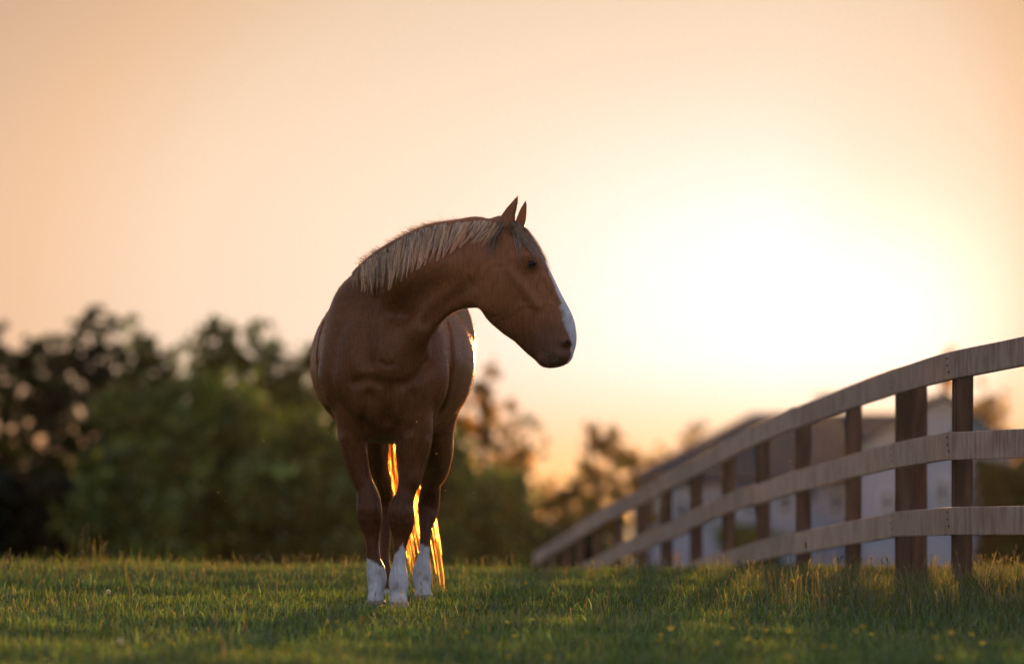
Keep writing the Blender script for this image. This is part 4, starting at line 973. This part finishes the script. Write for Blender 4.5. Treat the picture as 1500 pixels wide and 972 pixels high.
tree(-30, 470, 80, 165, 'dark tree cut off by the left edge of the picture', GA, col=dk, density=.55, n=6426, seed=1)
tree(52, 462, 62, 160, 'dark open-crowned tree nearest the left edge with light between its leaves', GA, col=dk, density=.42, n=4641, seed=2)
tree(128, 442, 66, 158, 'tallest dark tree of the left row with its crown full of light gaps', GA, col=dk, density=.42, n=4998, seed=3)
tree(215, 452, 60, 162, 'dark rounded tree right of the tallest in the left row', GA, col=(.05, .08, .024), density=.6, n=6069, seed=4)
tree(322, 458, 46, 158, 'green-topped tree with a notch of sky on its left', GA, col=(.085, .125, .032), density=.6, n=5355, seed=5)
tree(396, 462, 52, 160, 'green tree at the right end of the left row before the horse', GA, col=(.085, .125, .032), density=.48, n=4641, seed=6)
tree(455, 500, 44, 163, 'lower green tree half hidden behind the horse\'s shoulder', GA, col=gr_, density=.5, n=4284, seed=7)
for a in ((20, 690, 95, 140, 'dark low bush at the left edge under the open trees'), (125, 700, 85, 139, 'black-green bush under the tallest left tree'), (235, 545, 88, 136, 'tall mid-green bush standing in front of the notch in the tree row'), (345, 560, 88, 138, 'broad green bush left of the horse, second from its legs'),
          (440, 590, 84, 134, 'olive bush immediately left of the horse'), (530, 610, 84, 137, 'bush behind the horse\'s legs'), (620, 640, 70, 139, 'bush just right of the horse\'s legs'), (693, 690, 66, 141, 'lower dark bush right of the horse under the thin tree'), (190, 640, 70, 132, 'small bright bush in front of the black-green one')):
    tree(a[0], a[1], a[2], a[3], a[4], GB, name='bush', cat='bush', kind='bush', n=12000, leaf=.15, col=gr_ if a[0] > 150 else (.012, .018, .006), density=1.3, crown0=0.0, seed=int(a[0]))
tree(712, 520, 52, 170, 'thin airy tree just right of the horse\'s hind leg glowing in the sun', GC, col=(.06, .07, .02), density=0.26, n=1547, seed=21)
tree(668, 545, 34, 172, 'thin tree half hidden behind the horse\'s belly', GC, col=(.06, .07, .02), density=0.26, n=1309, seed=31)
tree(775, 600, 34, 176, 'small sparse tree in the bright gap between two thin trees', GC, col=(.06, .07, .02), density=0.22, n=714, seed=22)
tree(880, 597, 40, 168, 'rounded thin tree left of the house lit orange from behind', GC, col=(.06, .07, .02), density=0.32, n=1903, seed=23)
tree(838, 690, 44, 164, 'low dark tree left of the fence\'s far end', GC, col=dk, density=0.45, n=2499, crown0=.1, seed=24)
tree(925, 655, 34, 176, 'small tree against the left corner of the house', GC, col=(.06, .07, .02), density=0.30, n=1428, crown0=.2, seed=25)
tree(1012, 612, 38, 235, 'faint sunlit tree showing over the left slope of the roof', GC, col=(.06, .07, .02), density=0.26, n=1309, seed=26)
tree(958, 642, 30, 232, 'faint lower tree left of the one over the roof', GC, col=(.06, .07, .02), density=0.26, n=951, seed=32)
GD = 'trees beyond the house'
tree(1210, 563, 20, 240, 'small treetop showing over the roof ridge above the top rail', GD, col=(.06, .07, .02), density=.3, n=765, seed=27)
tree(1386, 503, 14, 235, 'single treetop poking above the top rail of the fence', GD, col=(.06, .07, .02), density=.3, n=1190, crown0=.5, seed=28)
tree(1452, 545, 34, 225, 'tree right of the gable seen between the top and middle rails', GD, col=(.06, .07, .02), density=.34, n=2040, crown0=.4, seed=29)
for a in ((1462, 668, 40, 150, 'dark bush in front of the house at the right edge'), (1520, 650, 50, 152, 'dark bush cut off by the right edge of the picture'), (1085, 765, 22, 185, 'low green shrub against the house wall, left one'), (1112, 770, 20, 184, 'low green shrub against the house wall, right one'),
          (770, 745, 50, 150, 'low dark bush left of where the fence disappears'), (850, 768, 46, 148, 'low dark bush behind the far end of the fence')):
    tree(a[0], a[1], a[2], a[3], a[4], 'bushes near the house', name='bush', cat='bush', kind='bush', n=6000, leaf=.13, col=dk if a[0] > 1200 or a[0] < 900 else gr_, density=1.2, crown0=0.0, seed=int(a[0]))

# ================================================================== air
hz = bpy.data.materials.new('evening_haze'); hz.use_nodes = True; hn = hz.node_tree.nodes; hl = hz.node_tree.links
hn.remove(hn['Principled BSDF']); pv = hn.new('ShaderNodeVolumePrincipled'); pv.inputs['Color'].default_value = (1.0, .86, .70, 1); pv.inputs['Density'].default_value = HAZE = .0000055; pv.inputs['Anisotropy'].default_value = .92
hl.new(pv.outputs[0], hn['Material Output'].inputs['Volume'])
bm = bmesh.new(); add_box(bm, (0, 750, 2.0), (1600, 2300, 14.0))
tag(link('haze', bm_mesh(bm), hz), 'warm thin evening haze filling the air over the paddock', kind='stuff')
